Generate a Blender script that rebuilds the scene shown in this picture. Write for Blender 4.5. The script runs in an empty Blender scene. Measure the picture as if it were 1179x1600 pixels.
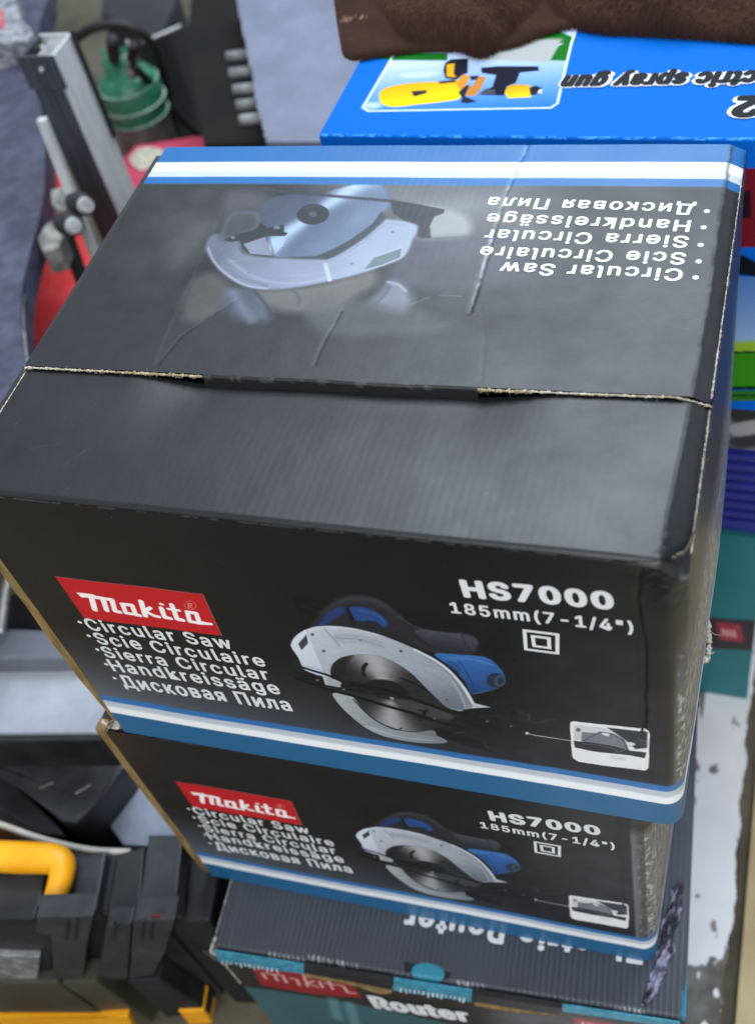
import bpy, bmesh, math, random
import numpy as np
from mathutils import Matrix, Vector
random.seed(7)
SC = bpy.context.scene
COL = SC.collection

# ------------------------------------------------------------------ camera
R = np.array([[0.94660037, 0.2639154, -0.1851929],
              [0.09202557, -0.77167684, -0.62932197],
              [-0.30899683, 0.57867392, -0.75475655]])      # rows: right, down, forward
TOPZ = 0.68                                                 # height of the top carton's lid above the floor
CAM = np.array([0.36267603, -0.27378571, 0.3725346 + TOPZ])
FOC = 1816.8                                                # focal length for a 1600 high picture
cam_d = bpy.data.cameras.new('camera')
cam = bpy.data.objects.new('camera', cam_d)
COL.objects.link(cam)
M = Matrix.Identity(4)
for i in range(3):
    M[i][0] = R[0][i]; M[i][1] = -R[1][i]; M[i][2] = -R[2][i]; M[i][3] = CAM[i]
cam.matrix_world = M
cam_d.sensor_fit = 'VERTICAL'
cam_d.sensor_height = 24.0
cam_d.sensor_width = 18.0
cam_d.lens = FOC / 1600 * 24.0
cam_d.clip_start = 0.02
cam_d.clip_end = 100
cam_d.dof.use_dof = True
cam_d.dof.focus_distance = 0.60
cam_d.dof.aperture_fstop = 5.2
SC.camera = cam

# ------------------------------------------------------------------ world, lamps, exposure
W = bpy.data.worlds.new('World')
SC.world = W
W.use_nodes = True
bg = W.node_tree.nodes['Background']
bg.inputs[0].default_value = (0.80, 0.88, 1.0, 1)
bg.inputs[1].default_value = 0.56

def lamp(name, loc, target, size, power, color):
    d = bpy.data.lights.new(name, 'AREA')
    d.shape = 'SQUARE'; d.size = size; d.energy = power; d.color = color
    o = bpy.data.objects.new(name, d)
    COL.objects.link(o)
    o.location = loc
    v = Vector(target) - Vector(loc)
    o.rotation_euler = v.to_track_quat('-Z', 'Y').to_euler()
    return o
lamp('area_lamp', (0.25, 1.70, 2.85), (0.2, 0.2, 0.6), 1.8, 90, (0.80, 0.90, 1.0))
lamp('area_lamp', (0.75, -1.8, 2.4), (0.2, 0.1, 0.3), 1.4, 54, (1.0, 0.985, 0.97))  # added unseen lamp, brightens the carton fronts and the white floor
SC.view_settings.view_transform = 'Standard'
SC.view_settings.look = 'None'
SC.view_settings.exposure = 0
SC.view_settings.gamma = 1
SC.view_settings.use_curve_mapping = False

# ------------------------------------------------------------------ geometry helpers
def ray(x, y):
    return R.T @ np.array([(x - 589.5) / FOC, (y - 800) / FOC, 1.0])
def at(x, y, z):
    """image pixel projected back onto the level plane of height z"""
    d = ray(x, y); return CAM + d * ((z - CAM[2]) / d[2])
def aty(x, y, Y):
    d = ray(x, y); return CAM + d * ((Y - CAM[1]) / d[1])

class Frame:
    def __init__(s, loc, rz=0.0):
        s.loc = np.array(loc, float); s.rz = rz
        c, q = math.cos(rz), math.sin(rz)
        s.m = np.array([[c, -q, 0], [q, c, 0], [0, 0, 1.0]])
    def hit(s, x, y, axis, val):
        d = s.m.T @ ray(x, y); o = s.m.T @ (CAM - s.loc)
        return o + d * ((val - o[axis]) / d[axis])
    def world(s, p):
        return s.m @ np.asarray(p, float) + s.loc

def lin(c):
    c = np.asarray(c, float) / 255.0
    return np.where(c <= 0.04045, c / 12.92, ((c + 0.055) / 1.055) ** 2.4)
def L(r, g, b, k=1.0):
    v = lin((r, g, b)) * k
    return (float(v[0]), float(v[1]), float(v[2]), 1.0)

def hash2(ix, iy, seed):
    n = np.sin(ix * 127.1 + iy * 311.7 + seed * 74.7) * 43758.5453
    return n - np.floor(n)
def noise(x, y, seed=0):
    ix, iy = np.floor(x), np.floor(y)
    fx, fy = x - ix, y - iy
    fx = fx * fx * (3 - 2 * fx); fy = fy * fy * (3 - 2 * fy)
    a = hash2(ix, iy, seed); b = hash2(ix + 1, iy, seed); c = hash2(ix, iy + 1, seed); d = hash2(ix + 1, iy + 1, seed)
    return (a * (1 - fx) + b * fx) * (1 - fy) + (c * (1 - fx) + d * fx) * fy
def fbm(x, y, seed=0, o=4):
    s = 0; a = 0.5
    for i in range(o):
        s = s + a * noise(x * 2 ** i, y * 2 ** i, seed + i * 17); a *= 0.5
    return s

def tag(o, label, cat, group=None, kind=None):
    if label: o['label'] = label
    if cat: o['category'] = cat
    if group: o['group'] = group
    if kind: o['kind'] = kind
    return o
def thing(name, loc, rz, label, cat, group=None):
    o = bpy.data.objects.new(name, None)
    COL.objects.link(o)
    o.empty_display_size = 0.05
    o.location = [float(v) for v in loc]; o.rotation_euler = (0, 0, rz)
    return tag(o, label, cat, group)
def link(name, me, mat, parent=None, smooth=False):
    o = bpy.data.objects.new(name, me)
    COL.objects.link(o)
    if mat: me.materials.append(mat)
    if parent: o.parent = parent
    if smooth:
        me.polygons.foreach_set('use_smooth', np.ones(len(me.polygons), bool))
    return o
def from_bm(name, bm, mat, parent=None, smooth=False):
    me = bpy.data.meshes.new(name)
    bmesh.ops.recalc_face_normals(bm, faces=bm.faces)
    bm.to_mesh(me); bm.free()
    return link(name, me, mat, parent, smooth)
def set_colors(me, col, name='print'):
    a = me.color_attributes.new(name, 'FLOAT_COLOR', 'POINT')
    c = np.ones((len(me.vertices), 4), np.float32)
    c[:, :3] = col.reshape(-1, 3)
    a.data.foreach_set('color', c.ravel())
def grid(name, P, mat, parent=None, col=None, mask=None, flip=False, smooth=True):
    """P: (n, m, 3) points; col: (n, m, 3) linear colours"""
    n, m = P.shape[:2]
    idx = np.arange(n * m).reshape(n, m)
    q = np.stack([idx[:-1, :-1], idx[1:, :-1], idx[1:, 1:], idx[:-1, 1:]], -1)
    if flip: q = q[..., ::-1]
    if mask is not None:
        mm = mask[:-1, :-1] & mask[1:, :-1] & mask[1:, 1:] & mask[:-1, 1:]
        q = q[mm]
    q = q.reshape(-1, 4)
    V = P.reshape(-1, 3)
    if mask is not None:
        used = np.unique(q)
        re = np.full(n * m, -1); re[used] = np.arange(len(used))
        q = re[q]; V = V[used]
        if col is not None: col = col.reshape(-1, 3)[used]
    me = bpy.data.meshes.new(name)
    me.vertices.add(len(V)); me.vertices.foreach_set('co', V.astype(np.float32).ravel())
    me.loops.add(q.size); me.loops.foreach_set('vertex_index', q.astype(np.int32).ravel())
    me.polygons.add(len(q))
    me.polygons.foreach_set('loop_start', np.arange(0, q.size, 4, dtype=np.int32))
    me.polygons.foreach_set('loop_total', np.full(len(q), 4, np.int32))
    me.update(calc_edges=True)
    if col is not None: set_colors(me, col)
    return link(name, me, mat, parent, smooth)

def catmull(pts, n=6, closed=False):
    p = np.asarray(pts, float); k = len(p); out = []
    for i in range(k if closed else k - 1):
        if closed:
            a, b, c, d = p[i - 1], p[i], p[(i + 1) % k], p[(i + 2) % k]
        else:
            a, b, c, d = p[max(i - 1, 0)], p[i], p[i + 1], p[min(i + 2, k - 1)]
        for t in np.arange(n) / n:
            out.append(0.5 * (2 * b + (c - a) * t + (2 * a - 5 * b + 4 * c - d) * t * t + (3 * b - a - 3 * c + d) * t ** 3))
    if not closed: out.append(p[-1])
    return np.array(out)

def tube_bm(bm, pts, r, n=10, sm=5, caps=True):
    P = catmull(pts, sm) if sm > 1 else np.asarray(pts, float)
    rr = np.full(len(P), r) if np.isscalar(r) else np.interp(np.linspace(0, 1, len(P)), np.linspace(0, 1, len(r)), r)
    T = np.gradient(P, axis=0); T /= np.linalg.norm(T, axis=1)[:, None] + 1e-12
    up = np.array([0.13, 0.27, 0.95])
    rings = []
    for i in range(len(P)):
        a = np.cross(T[i], up); a /= np.linalg.norm(a) + 1e-12
        b = np.cross(T[i], a); up = np.cross(a, T[i]) if False else up
        rings.append([bm.verts.new(P[i] + rr[i] * (math.cos(t) * a + math.sin(t) * b)) for t in np.arange(n) * 2 * math.pi / n])
    for i in range(len(P) - 1):
        for j in range(n):
            bm.faces.new((rings[i][j], rings[i][(j + 1) % n], rings[i + 1][(j + 1) % n], rings[i + 1][j]))
    if caps:
        bm.faces.new(rings[0]); bm.faces.new(rings[-1])
def tube(name, pts, r, mat, parent=None, n=10, sm=5):
    bm = bmesh.new(); tube_bm(bm, pts, r, n, sm)
    return from_bm(name, bm, mat, parent, True)
def lathe(name, prof, mat, parent=None, n=40, loc=(0, 0, 0)):
    bm = bmesh.new(); rings = []
    for r, z in prof:
        rings.append([bm.verts.new((loc[0] + r * math.cos(t), loc[1] + r * math.sin(t), loc[2] + z)) for t in np.arange(n) * 2 * math.pi / n])
    for a, b in zip(rings, rings[1:]):
        for j in range(n): bm.faces.new((a[j], a[(j + 1) % n], b[(j + 1) % n], b[j]))
    bm.faces.new(rings[0]); bm.faces.new(rings[-1])
    o = from_bm(name, bm, mat, parent, True)
    return o
def bevel(bm, w, seg=2):
    if w > 0:
        bmesh.ops.bevel(bm, geom=list(bm.edges), offset=w, segments=seg, affect='EDGES', profile=0.6, clamp_overlap=True)
def prism(name, poly, z0, z1, mat, parent=None, bev=0.0, seg=2, smooth=False):
    """poly: level outline, z0..z1"""
    bm = bmesh.new()
    lo = [bm.verts.new((float(p[0]), float(p[1]), z0)) for p in poly]
    hi = [bm.verts.new((float(p[0]), float(p[1]), z1)) for p in poly]
    bm.faces.new(lo[::-1]); bm.faces.new(hi)
    k = len(poly)
    for i in range(k): bm.faces.new((lo[i], lo[(i + 1) % k], hi[(i + 1) % k], hi[i]))
    bevel(bm, bev, seg)
    return from_bm(name, bm, mat, parent, smooth)
def box(name, a, b, mat, parent=None, bev=0.0, seg=2):
    return prism(name, [(a[0], a[1]), (b[0], a[1]), (b[0], b[1]), (a[0], b[1])], a[2], b[2], mat, parent, bev, seg)

# ------------------------------------------------------------------ painting printed artwork on dense panels
def inside_dist(U, V, poly):
    poly = np.asarray(poly, float); k = len(poly)
    ins = np.zeros(U.shape, bool); d2 = np.full(U.shape, 1e9)
    for i in range(k):
        x0, y0 = poly[i]; x1, y1 = poly[(i + 1) % k]
        c = (y0 > V) != (y1 > V)
        if y1 != y0:
            ins ^= c & (U < (x1 - x0) * (V - y0) / (y1 - y0) + x0)
        ex, ey = x1 - x0, y1 - y0
        t = np.clip(((U - x0) * ex + (V - y0) * ey) / (ex * ex + ey * ey + 1e-15), 0, 1)
        d2 = np.minimum(d2, (U - x0 - t * ex) ** 2 + (V - y0 - t * ey) ** 2)
    return np.where(ins, 1, -1) * np.sqrt(d2)
def line_dist(U, V, pl):
    pl = np.asarray(pl, float); d2 = np.full(U.shape, 1e9)
    for (x0, y0), (x1, y1) in zip(pl, pl[1:]):
        ex, ey = x1 - x0, y1 - y0
        t = np.clip(((U - x0) * ex + (V - y0) * ey) / (ex * ex + ey * ey + 1e-15), 0, 1)
        d2 = np.minimum(d2, (U - x0 - t * ex) ** 2 + (V - y0 - t * ey) ** 2)
    return np.sqrt(d2)

class Canvas:
    """sRGB colours on an (n, m) lattice of surface coordinates in metres; conv maps image pixels to them"""
    def __init__(s, U, V, base, conv=None):
        s.U, s.V, s.conv = U, V, conv
        s.c = np.zeros(U.shape + (3,)); s.c[:] = base
        s.off = (0, 0); s.k = 1.0
    def src(s, x0, y0, k): s.off, s.k = (x0, y0), k; return s
    def pts(s, pts):
        return np.array([s.conv(s.off[0] + p[0] / s.k, s.off[1] + p[1] / s.k) for p in pts])
    def wid(s, p, w):
        a = s.conv(s.off[0] + p[0] / s.k, s.off[1] + p[1] / s.k)
        b = s.conv(s.off[0] + (p[0] + w) / s.k, s.off[1] + p[1] / s.k)
        return float(np.hypot(a[0] - b[0], a[1] - b[1]))
    def win(s, P, pad):
        m = (s.U > P[:, 0].min() - pad) & (s.U < P[:, 0].max() + pad) & (s.V > P[:, 1].min() - pad) & (s.V < P[:, 1].max() + pad)
        return m
    def put(s, m, cov, color):
        if callable(color): color = color(s.U[m], s.V[m])
        color = np.asarray(color, float)
        s.c[m] = s.c[m] * (1 - cov[:, None]) + color * cov[:, None]
    def poly(s, pts, color, soft=0.0005, smooth=False, alpha=1.0, raw=False, n=5):
        P = np.asarray(pts, float) if raw else s.pts(pts)
        if smooth: P = catmull(P, n, True)
        m = s.win(P, soft)
        if not m.any(): return
        d = inside_dist(s.U[m], s.V[m], P)
        s.put(m, alpha * np.clip(d / soft + 0.5, 0, 1), color)
    def line(s, pts, w, color, soft=0.0005, alpha=1.0, smooth=False, raw=False):
        P = np.asarray(pts, float) if raw else s.pts(pts)
        ww = (w if raw else s.wid(pts[0], w)) / 2
        if smooth: P = catmull(P, 5)
        m = s.win(P, ww + soft)
        if not m.any(): return
        d = ww - line_dist(s.U[m], s.V[m], P)
        s.put(m, alpha * np.clip(d / soft + 0.5, 0, 1), color)
    def ell(s, c, rx, ry, color, rot=0.0, **kw):
        t = np.linspace(0, 2 * math.pi, 28, endpoint=False)
        x, y = rx * np.cos(t), ry * np.sin(t)
        a = math.radians(rot)
        s.poly(np.stack([c[0] + x * math.cos(a) - y * math.sin(a), c[1] + x * math.sin(a) + y * math.cos(a)], 1), color, **kw)
    def grad(s, p0, c0, p1, c1):
        """linear blend between two points given in image coordinates"""
        a, b = s.pts([p0, p1]); e = b - a; ee = float(e @ e)
        c0, c1 = np.asarray(c0, float), np.asarray(c1, float)
        def f(u, v):
            t = np.clip(((u - a[0]) * e[0] + (v - a[1]) * e[1]) / ee, 0, 1)[:, None]
            return c0 + (c1 - c0) * t
        return f
    def out(s, gain=1.0, lift=0.0):
        return np.maximum(lin(np.clip(s.c, 0, 255)) * gain - lift, 0.004)

# ------------------------------------------------------------------ lettering
_glyph = {}
def sans_font():
    try:                                                       # the sans-serif interface font that ships with Blender
        import os
        return bpy.data.fonts.load(os.path.join(bpy.utils.system_resource('DATAFILES'), 'fonts', 'Inter.woff2'))
    except Exception:
        return None
FONT = sans_font()
def glyphs(s, bold):
    key = (s, bold)
    if key not in _glyph:
        cu = bpy.data.curves.new('lettering', 'FONT')
        cu.body = s; cu.size = 1.0; cu.space_character = 1.15
        if FONT: cu.font = FONT
        cu.size = 1.0; cu.offset = bold; cu.resolution_u = 3
        ob = bpy.data.objects.new('lettering', cu)
        COL.objects.link(ob)
        dg = bpy.context.evaluated_depsgraph_get(); dg.update()
        me = bpy.data.meshes.new_from_object(ob.evaluated_get(dg))
        v = np.array([p.co[:2] for p in me.vertices]); f = [tuple(p.vertices) for p in me.polygons]
        bpy.data.objects.remove(ob); bpy.data.curves.remove(cu); bpy.data.meshes.remove(me)
        _glyph[key] = (v, f)
    return _glyph[key]
CAPH = None
def cap_height():
    global CAPH
    if CAPH is None: CAPH = glyphs('H', 0.0)[0][:, 1].max()
    return CAPH
def line_of_text(acc, s, p0, p1, cap, bold=0.02, shear=0.0, grow=0.0):
    """adds one line from p0 to p1 (baseline, surface coordinates) with the given cap height"""
    v, f = glyphs(s, 0.0)
    p0, p1 = np.asarray(p0, float), np.asarray(p1, float)
    e = (p1 - p0); ln = np.linalg.norm(e); e /= ln
    n = np.array([-e[1], e[0]])
    x = (v[:, 0] - v[:, 0].min()) / np.ptp(v[:, 0]) * ln
    y = v[:, 1] / cap_height() * cap
    em = cap / cap_height()
    x = bold * em + x * (ln - 2 * bold * em) / ln + shear * y
    y = y * (cap - bold * em) / cap + bold * em * 0.5
    k = 12 if bold > 0 else 0
    for j in range(k + 1):                                     # a bold weight: strokes thickened all round
        dx = 0 if j == k else bold * em * math.cos(j * 2 * math.pi / k); dy = 0 if j == k else bold * em * 0.75 * math.sin(j * 2 * math.pi / k)
        off = sum(len(a) for a, _ in acc)
        acc.append((np.column_stack([p0 + (x + dx)[:, None] * e + (y + dy)[:, None] * n, np.full(len(x), j * 6e-6)]), [tuple(i + off for i in q) for q in f]))
def disc(acc, c, r):
    t = np.arange(14) * 2 * math.pi / 14
    off = sum(len(a) for a, _ in acc)
    acc.append((np.stack([c[0] + r * np.cos(t), c[1] + r * np.sin(t)], 1), [tuple(range(off, off + 14))]))
def strip(acc, a, b, w):
    a, b = np.asarray(a, float), np.asarray(b, float)
    e = b - a; e /= np.linalg.norm(e); n = np.array([-e[1], e[0]]) * w / 2
    off = sum(len(q) for q, _ in acc)
    acc.append((np.array([a - n - e * w / 2, b - n + e * w / 2, b + n + e * w / 2, a + n - e * w / 2]), [(off, off + 1, off + 2, off + 3)]))
def lettering(name, acc, surf, mat, parent, lift=0.00016):
    """surf(u, v) -> points and normals"""
    acc = [(np.column_stack([a, np.zeros(len(a))]) if a.shape[1] == 2 else a, f) for a, f in acc]
    uv = np.concatenate([a for a, _ in acc]); faces = [q for _, f in acc for q in f]
    P, N = surf(uv[:, 0], uv[:, 1])
    P = P + N * uv[:, 2:3]
    me = bpy.data.meshes.new(name)
    me.from_pydata((P + N * lift).tolist(), [], faces)
    me.update()
    return link(name, me, mat, parent)

# ------------------------------------------------------------------ materials
def principled(name, color=(0.5, 0.5, 0.5, 1), rough=0.5, metal=0.0, spec=0.5):
    m = bpy.data.materials.new(name); m.use_nodes = True
    b = m.node_tree.nodes['Principled BSDF']
    b.inputs['Base Color'].default_value = color
    b.inputs['Roughness'].default_value = rough
    b.inputs['Metallic'].default_value = metal
    b.inputs['Specular IOR Level'].default_value = spec
    return m, m.node_tree, b
def tex_noise(nt, scale, detail=4, rough=0.6, vec=None, stretch=None):
    t = nt.nodes.new('ShaderNodeTexNoise')
    t.inputs['Scale'].default_value = scale; t.inputs['Detail'].default_value = detail; t.inputs['Roughness'].default_value = rough
    tc = nt.nodes.new('ShaderNodeTexCoord')
    if stretch:
        mp = nt.nodes.new('ShaderNodeMapping'); mp.inputs['Scale'].default_value = stretch
        nt.links.new(tc.outputs['Object'], mp.inputs[0]); nt.links.new(mp.outputs[0], t.inputs['Vector'])
    else: nt.links.new(tc.outputs['Object'], t.inputs['Vector'])
    return t
def rng(nt, sock, a, b, c, d):
    r = nt.nodes.new('ShaderNodeMapRange')
    for i, v in enumerate((a, b, c, d)): r.inputs[1 + i].default_value = v
    nt.links.new(sock, r.inputs[0]); return r.outputs[0]
def mixcol(nt, fac, c1, c2):
    x = nt.nodes.new('ShaderNodeMix'); x.data_type = 'RGBA'
    if hasattr(fac, 'node'): nt.links.new(fac, x.inputs[0])
    else: x.inputs[0].default_value = fac
    for k, c in ((6, c1), (7, c2)):
        if hasattr(c, 'node'): nt.links.new(c, x.inputs[k])
        else: x.inputs[k].default_value = c
    return x.outputs[2]
def bump(nt, b, sock, strength, dist=0.001):
    n = nt.nodes.new('ShaderNodeBump'); n.inputs['Strength'].default_value = strength; n.inputs['Distance'].default_value = dist
    nt.links.new(sock, n.inputs['Height']); nt.links.new(n.outputs[0], b.inputs['Normal'])

def print_mat(name, rough=(0.33, 0.5), bumps=0.25, spec=0.5):
    m, nt, b = principled(name, spec=spec)
    a = nt.nodes.new('ShaderNodeAttribute'); a.attribute_name = 'print'
    nt.links.new(a.outputs['Color'], b.inputs['Base Color'])
    t = tex_noise(nt, 28, 5)
    nt.links.new(rng(nt, t.outputs[0], 0.3, 0.7, *rough), b.inputs['Roughness'])
    t2 = tex_noise(nt, 420, 2)
    bump(nt, b, t2.outputs[0], bumps, 0.0002)
    return m
def worn(name, c1, c2, scale=40, rough=(0.4, 0.6), metal=0.0, bstr=0.2, spec=0.5, lo=0.4, hi=0.65, stretch=None):
    m, nt, b = principled(name, metal=metal, spec=spec)
    t = tex_noise(nt, scale, 6, 0.62, stretch=stretch)
    f = rng(nt, t.outputs[0], lo, hi, 0, 1)
    nt.links.new(mixcol(nt, f, c1, c2), b.inputs['Base Color'])
    nt.links.new(rng(nt, t.outputs[0], 0.3, 0.7, *rough), b.inputs['Roughness'])
    t2 = tex_noise(nt, scale * 8, 3)
    bump(nt, b, t2.outputs[0], bstr, 0.0006)
    return m

PRINT = print_mat('printed_card', (0.36, 0.46), 0.25, 0.34)
PRINT_LID = print_mat('laminated_card', (0.36, 0.48), 0.2, 0.50)
PRINT_BLUE = print_mat('glossy_printed_card', (0.45, 0.55), 0.15, 0.04)
INK = principled('white_ink', L(228, 231, 232), 0.5, 0, 0.3)[0]
INK_DARK = principled('dark_ink', L(10, 12, 20), 0.6, 0, 0.2)[0]
TORN_TAN = worn('torn_tan_paper', L(150, 132, 100), L(206, 192, 164), 260, (0.8, 0.95), spec=0.2, bstr=0.8)
KRAFT = worn('kraft_board', L(120, 98, 58, 1.1), L(152, 128, 84, 1.1), 160, (0.75, 0.9), spec=0.2, bstr=0.6, stretch=(1, 1, 0.25))
TORN = worn('torn_paper', L(176, 164, 138), L(232, 228, 216), 300, (0.8, 0.95), spec=0.2, bstr=0.8)
BLACKCARD = worn('black_card', (0.012, 0.012, 0.013, 1), (0.02, 0.02, 0.021, 1), 60, (0.5, 0.65))
PLASTIC_BLACK = worn('black_plastic', (0.009, 0.010, 0.011, 1), (0.018, 0.019, 0.021, 1), 30, (0.45, 0.6), bstr=0.25)
PLASTIC_GREY = worn('dark_grey_plastic', (0.026, 0.028, 0.032, 1), (0.044, 0.046, 0.052, 1), 30, (0.4, 0.55), bstr=0.3)
YELLOW = worn('yellow_plastic', L(250, 170, 18), L(255, 186, 30), 30, (0.35, 0.5), bstr=0.1)
CHROME = worn('brushed_steel', (0.62, 0.65, 0.66, 1), (0.80, 0.82, 0.83, 1), 60, (0.3, 0.45), metal=0.25, bstr=0.15, stretch=(4, 4, 0.4))
STEEL = worn('scuffed_steel', (0.35, 0.36, 0.37, 1), (0.6, 0.6, 0.6, 1), 90, (0.4, 0.6), metal=0.8, bstr=0.3)
RUBBER = worn('black_rubber', (0.012, 0.012, 0.013, 1), (0.022, 0.022, 0.022, 1), 80, (0.5, 0.7))
GREEN = worn('green_enamel', L(38, 124, 92), L(84, 160, 130), 30, (0.3, 0.5), bstr=0.15)
REDCARD = worn('red_enamel', L(232, 58, 62), L(240, 80, 78), 25, (0.4, 0.55), bstr=0.15)
PINKCARD = worn('crimson_card', L(190, 50, 84), L(206, 70, 100), 25, (0.5, 0.65), bstr=0.1)

# ================================================================== THE SETTING
m, nt, b = principled('dusty_concrete', rough=0.85, spec=0.3)
t = tex_noise(nt, 6, 8, 0.65)
c = mixcol(nt, rng(nt, t.outputs[0], 0.35, 0.65, 0, 1), L(74, 69, 58), L(112, 106, 90))
t3 = tex_noise(nt, 40, 5, 0.7)
c = mixcol(nt, rng(nt, t3.outputs[0], 0.55, 0.75, 0, 0.6), c, L(60, 56, 50))
nt.links.new(c, b.inputs['Base Color'])
bump(nt, b, t3.outputs[0], 0.5, 0.004)
fl = prism('floor', [(-6, -6), (6, -6), (6, 8), (-6, 8)], -0.05, 0.0, m)
tag(fl, None, None, kind='structure')
# white paint flaking off a strip of the floor
U, V = np.meshgrid(np.linspace(0.19, 0.388, 260), np.linspace(-0.45, 0.75, 900), indexing='ij')
edge = 0.376 + 0.006 * (fbm(V * 22, V * 0 + 3, 5) - 0.5) * 2 + 0.003 * (fbm(V * 90, V * 0, 8) - 0.5)
holes = fbm(U * 64, V * 44, 31, 5) + 0.25 * np.clip((0.10 - V) / 0.2, -0.4, 1) * (U > 0.33)
white = U < edge
bare = np.clip((holes - 0.585) / 0.03, 0, 1)[..., None] * (0.7 + 0.4 * fbm(U * 60, V * 60, 77))[..., None]
gr = np.clip((fbm(U * 18, V * 12, 41, 5) - 0.42) / 0.3, 0, 1)[..., None]
P = np.stack([U, V, np.full(U.shape, 0.004)], -1)
col = lin(np.array([246, 246, 250.])) * (0.9 + 0.16 * fbm(U * 30, V * 30, 3))[..., None]
col = col * (1 - 0.16 * gr) + 0.16 * gr * lin(np.array([160, 156, 150.]))
col = col * (1 - bare) + bare * lin(np.array([84, 82, 74.]))
pm = print_mat('flaking_white_paint', (0.5, 0.7), 0.5)
tag(grid('painted_floor', P, pm, None, col, white, smooth=False), None, None, kind='structure')
m, nt, b = principled('tan_floor_tile', rough=0.4)
t = tex_noise(nt, 12, 6)
nt.links.new(mixcol(nt, rng(nt, t.outputs[0], 0.3, 0.7, 0, 1), L(176, 156, 112), L(206, 188, 146)), b.inputs['Base Color'])
til = prism('tiled_floor', [(0.384, -0.5), (0.9, -0.5), (0.9, 0.55), (0.384, 0.55)], 0.002, 0.008, m, None, 0.001)
tag(til, None, None, kind='structure')

# ================================================================== CARTONS OF CIRCULAR SAWS
BW, BH, BD = 0.34, 0.2356, 0.277
CR = 0.010                                                   # radius of the soft right-hand corner

def wrap_surface(seed, crush):
    """front and right side in one sweep; s runs along the outline, v upwards"""
    arc = CR * math.pi / 2; s1 = BW - CR; s2 = s1 + arc
    def f(s, v):
        s = np.asarray(s, float); v = np.asarray(v, float)
        a = np.clip((s - s1) / CR, 0, math.pi / 2)
        back = np.clip(s - s2, 0, None)
        x = np.minimum(s, s1) + CR * np.sin(a)
        y = CR - CR * np.cos(a) + back
        nx, ny = np.sin(a), -np.cos(a)
        env = np.clip(v / 0.03, 0, 1) * np.clip((BH - v) / 0.03, 0, 1)
        b = 0.0022 * (fbm(s * 9, v * 9, seed, 3) - 0.5) * env
        b = b + 0.0007 * (fbm(s * 40, v * 30, seed + 4, 3) - 0.5) * env
        # a dent wandering down beside the corner
        cx = BW - 0.019 + 0.003 * (fbm(v * 25, v * 0 + seed, 3) - 0.5) * 2
        dv = np.clip((v - 0.085) / 0.02, 0, 1)
        b = b - crush * 0.0005 * np.exp(-((s - cx) / 0.0012) ** 2) * dv
        # crumpled top corner
        g = np.exp(-(((s - s1 - 0.006) / 0.012) ** 2 + ((v - BH) / 0.02) ** 2))
        b = b + crush * g * (-0.004 + 0.005 * (fbm(s * 150, v * 150, seed + 9, 3) - 0.5))
        # the side bellies out a little
        b = b + 0.003 * np.sin(np.clip(back / (BD - CR), 0, 1) * math.pi) * env
        return np.stack([x + nx * b, y + ny * b, v], -1)
    def surf(s, v):
        h = 1e-4
        p = f(s, v); n = np.cross(f(s + h, v) - p, f(s, v + h) - p)
        return p, n / (np.linalg.norm(n, axis=-1, keepdims=True) + 1e-15)
    return f, surf, s1, s2

def stripes(c, v, base, fade_lo, fade_hi, fade_col, mid=None):
    """blue band, white line, grey line, blue line; v measured from the printed edge"""
    def blend(a, b, e, w=0.0007): return np.clip((v - e) / w + 0.5, 0, 1)[..., None]
    blue = np.array([36, 96, 138.]); white = np.array([236, 240, 242.]); grey = np.array([186, 194, 204.]); mb = np.array([48, 110, 170.])
    out = np.zeros(v.shape + (3,)); out[:] = blue
    for colr, e, w in ((white, 0.0245, 0.001), (grey, 0.0325, 0.003), (mb, 0.0390, 0.0012)):
        t = blend(None, None, e, w); out = out * (1 - t) + colr * t
    t = blend(None, None, 0.0455, 0.0022)
    return out * (1 - t) + c * t

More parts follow.
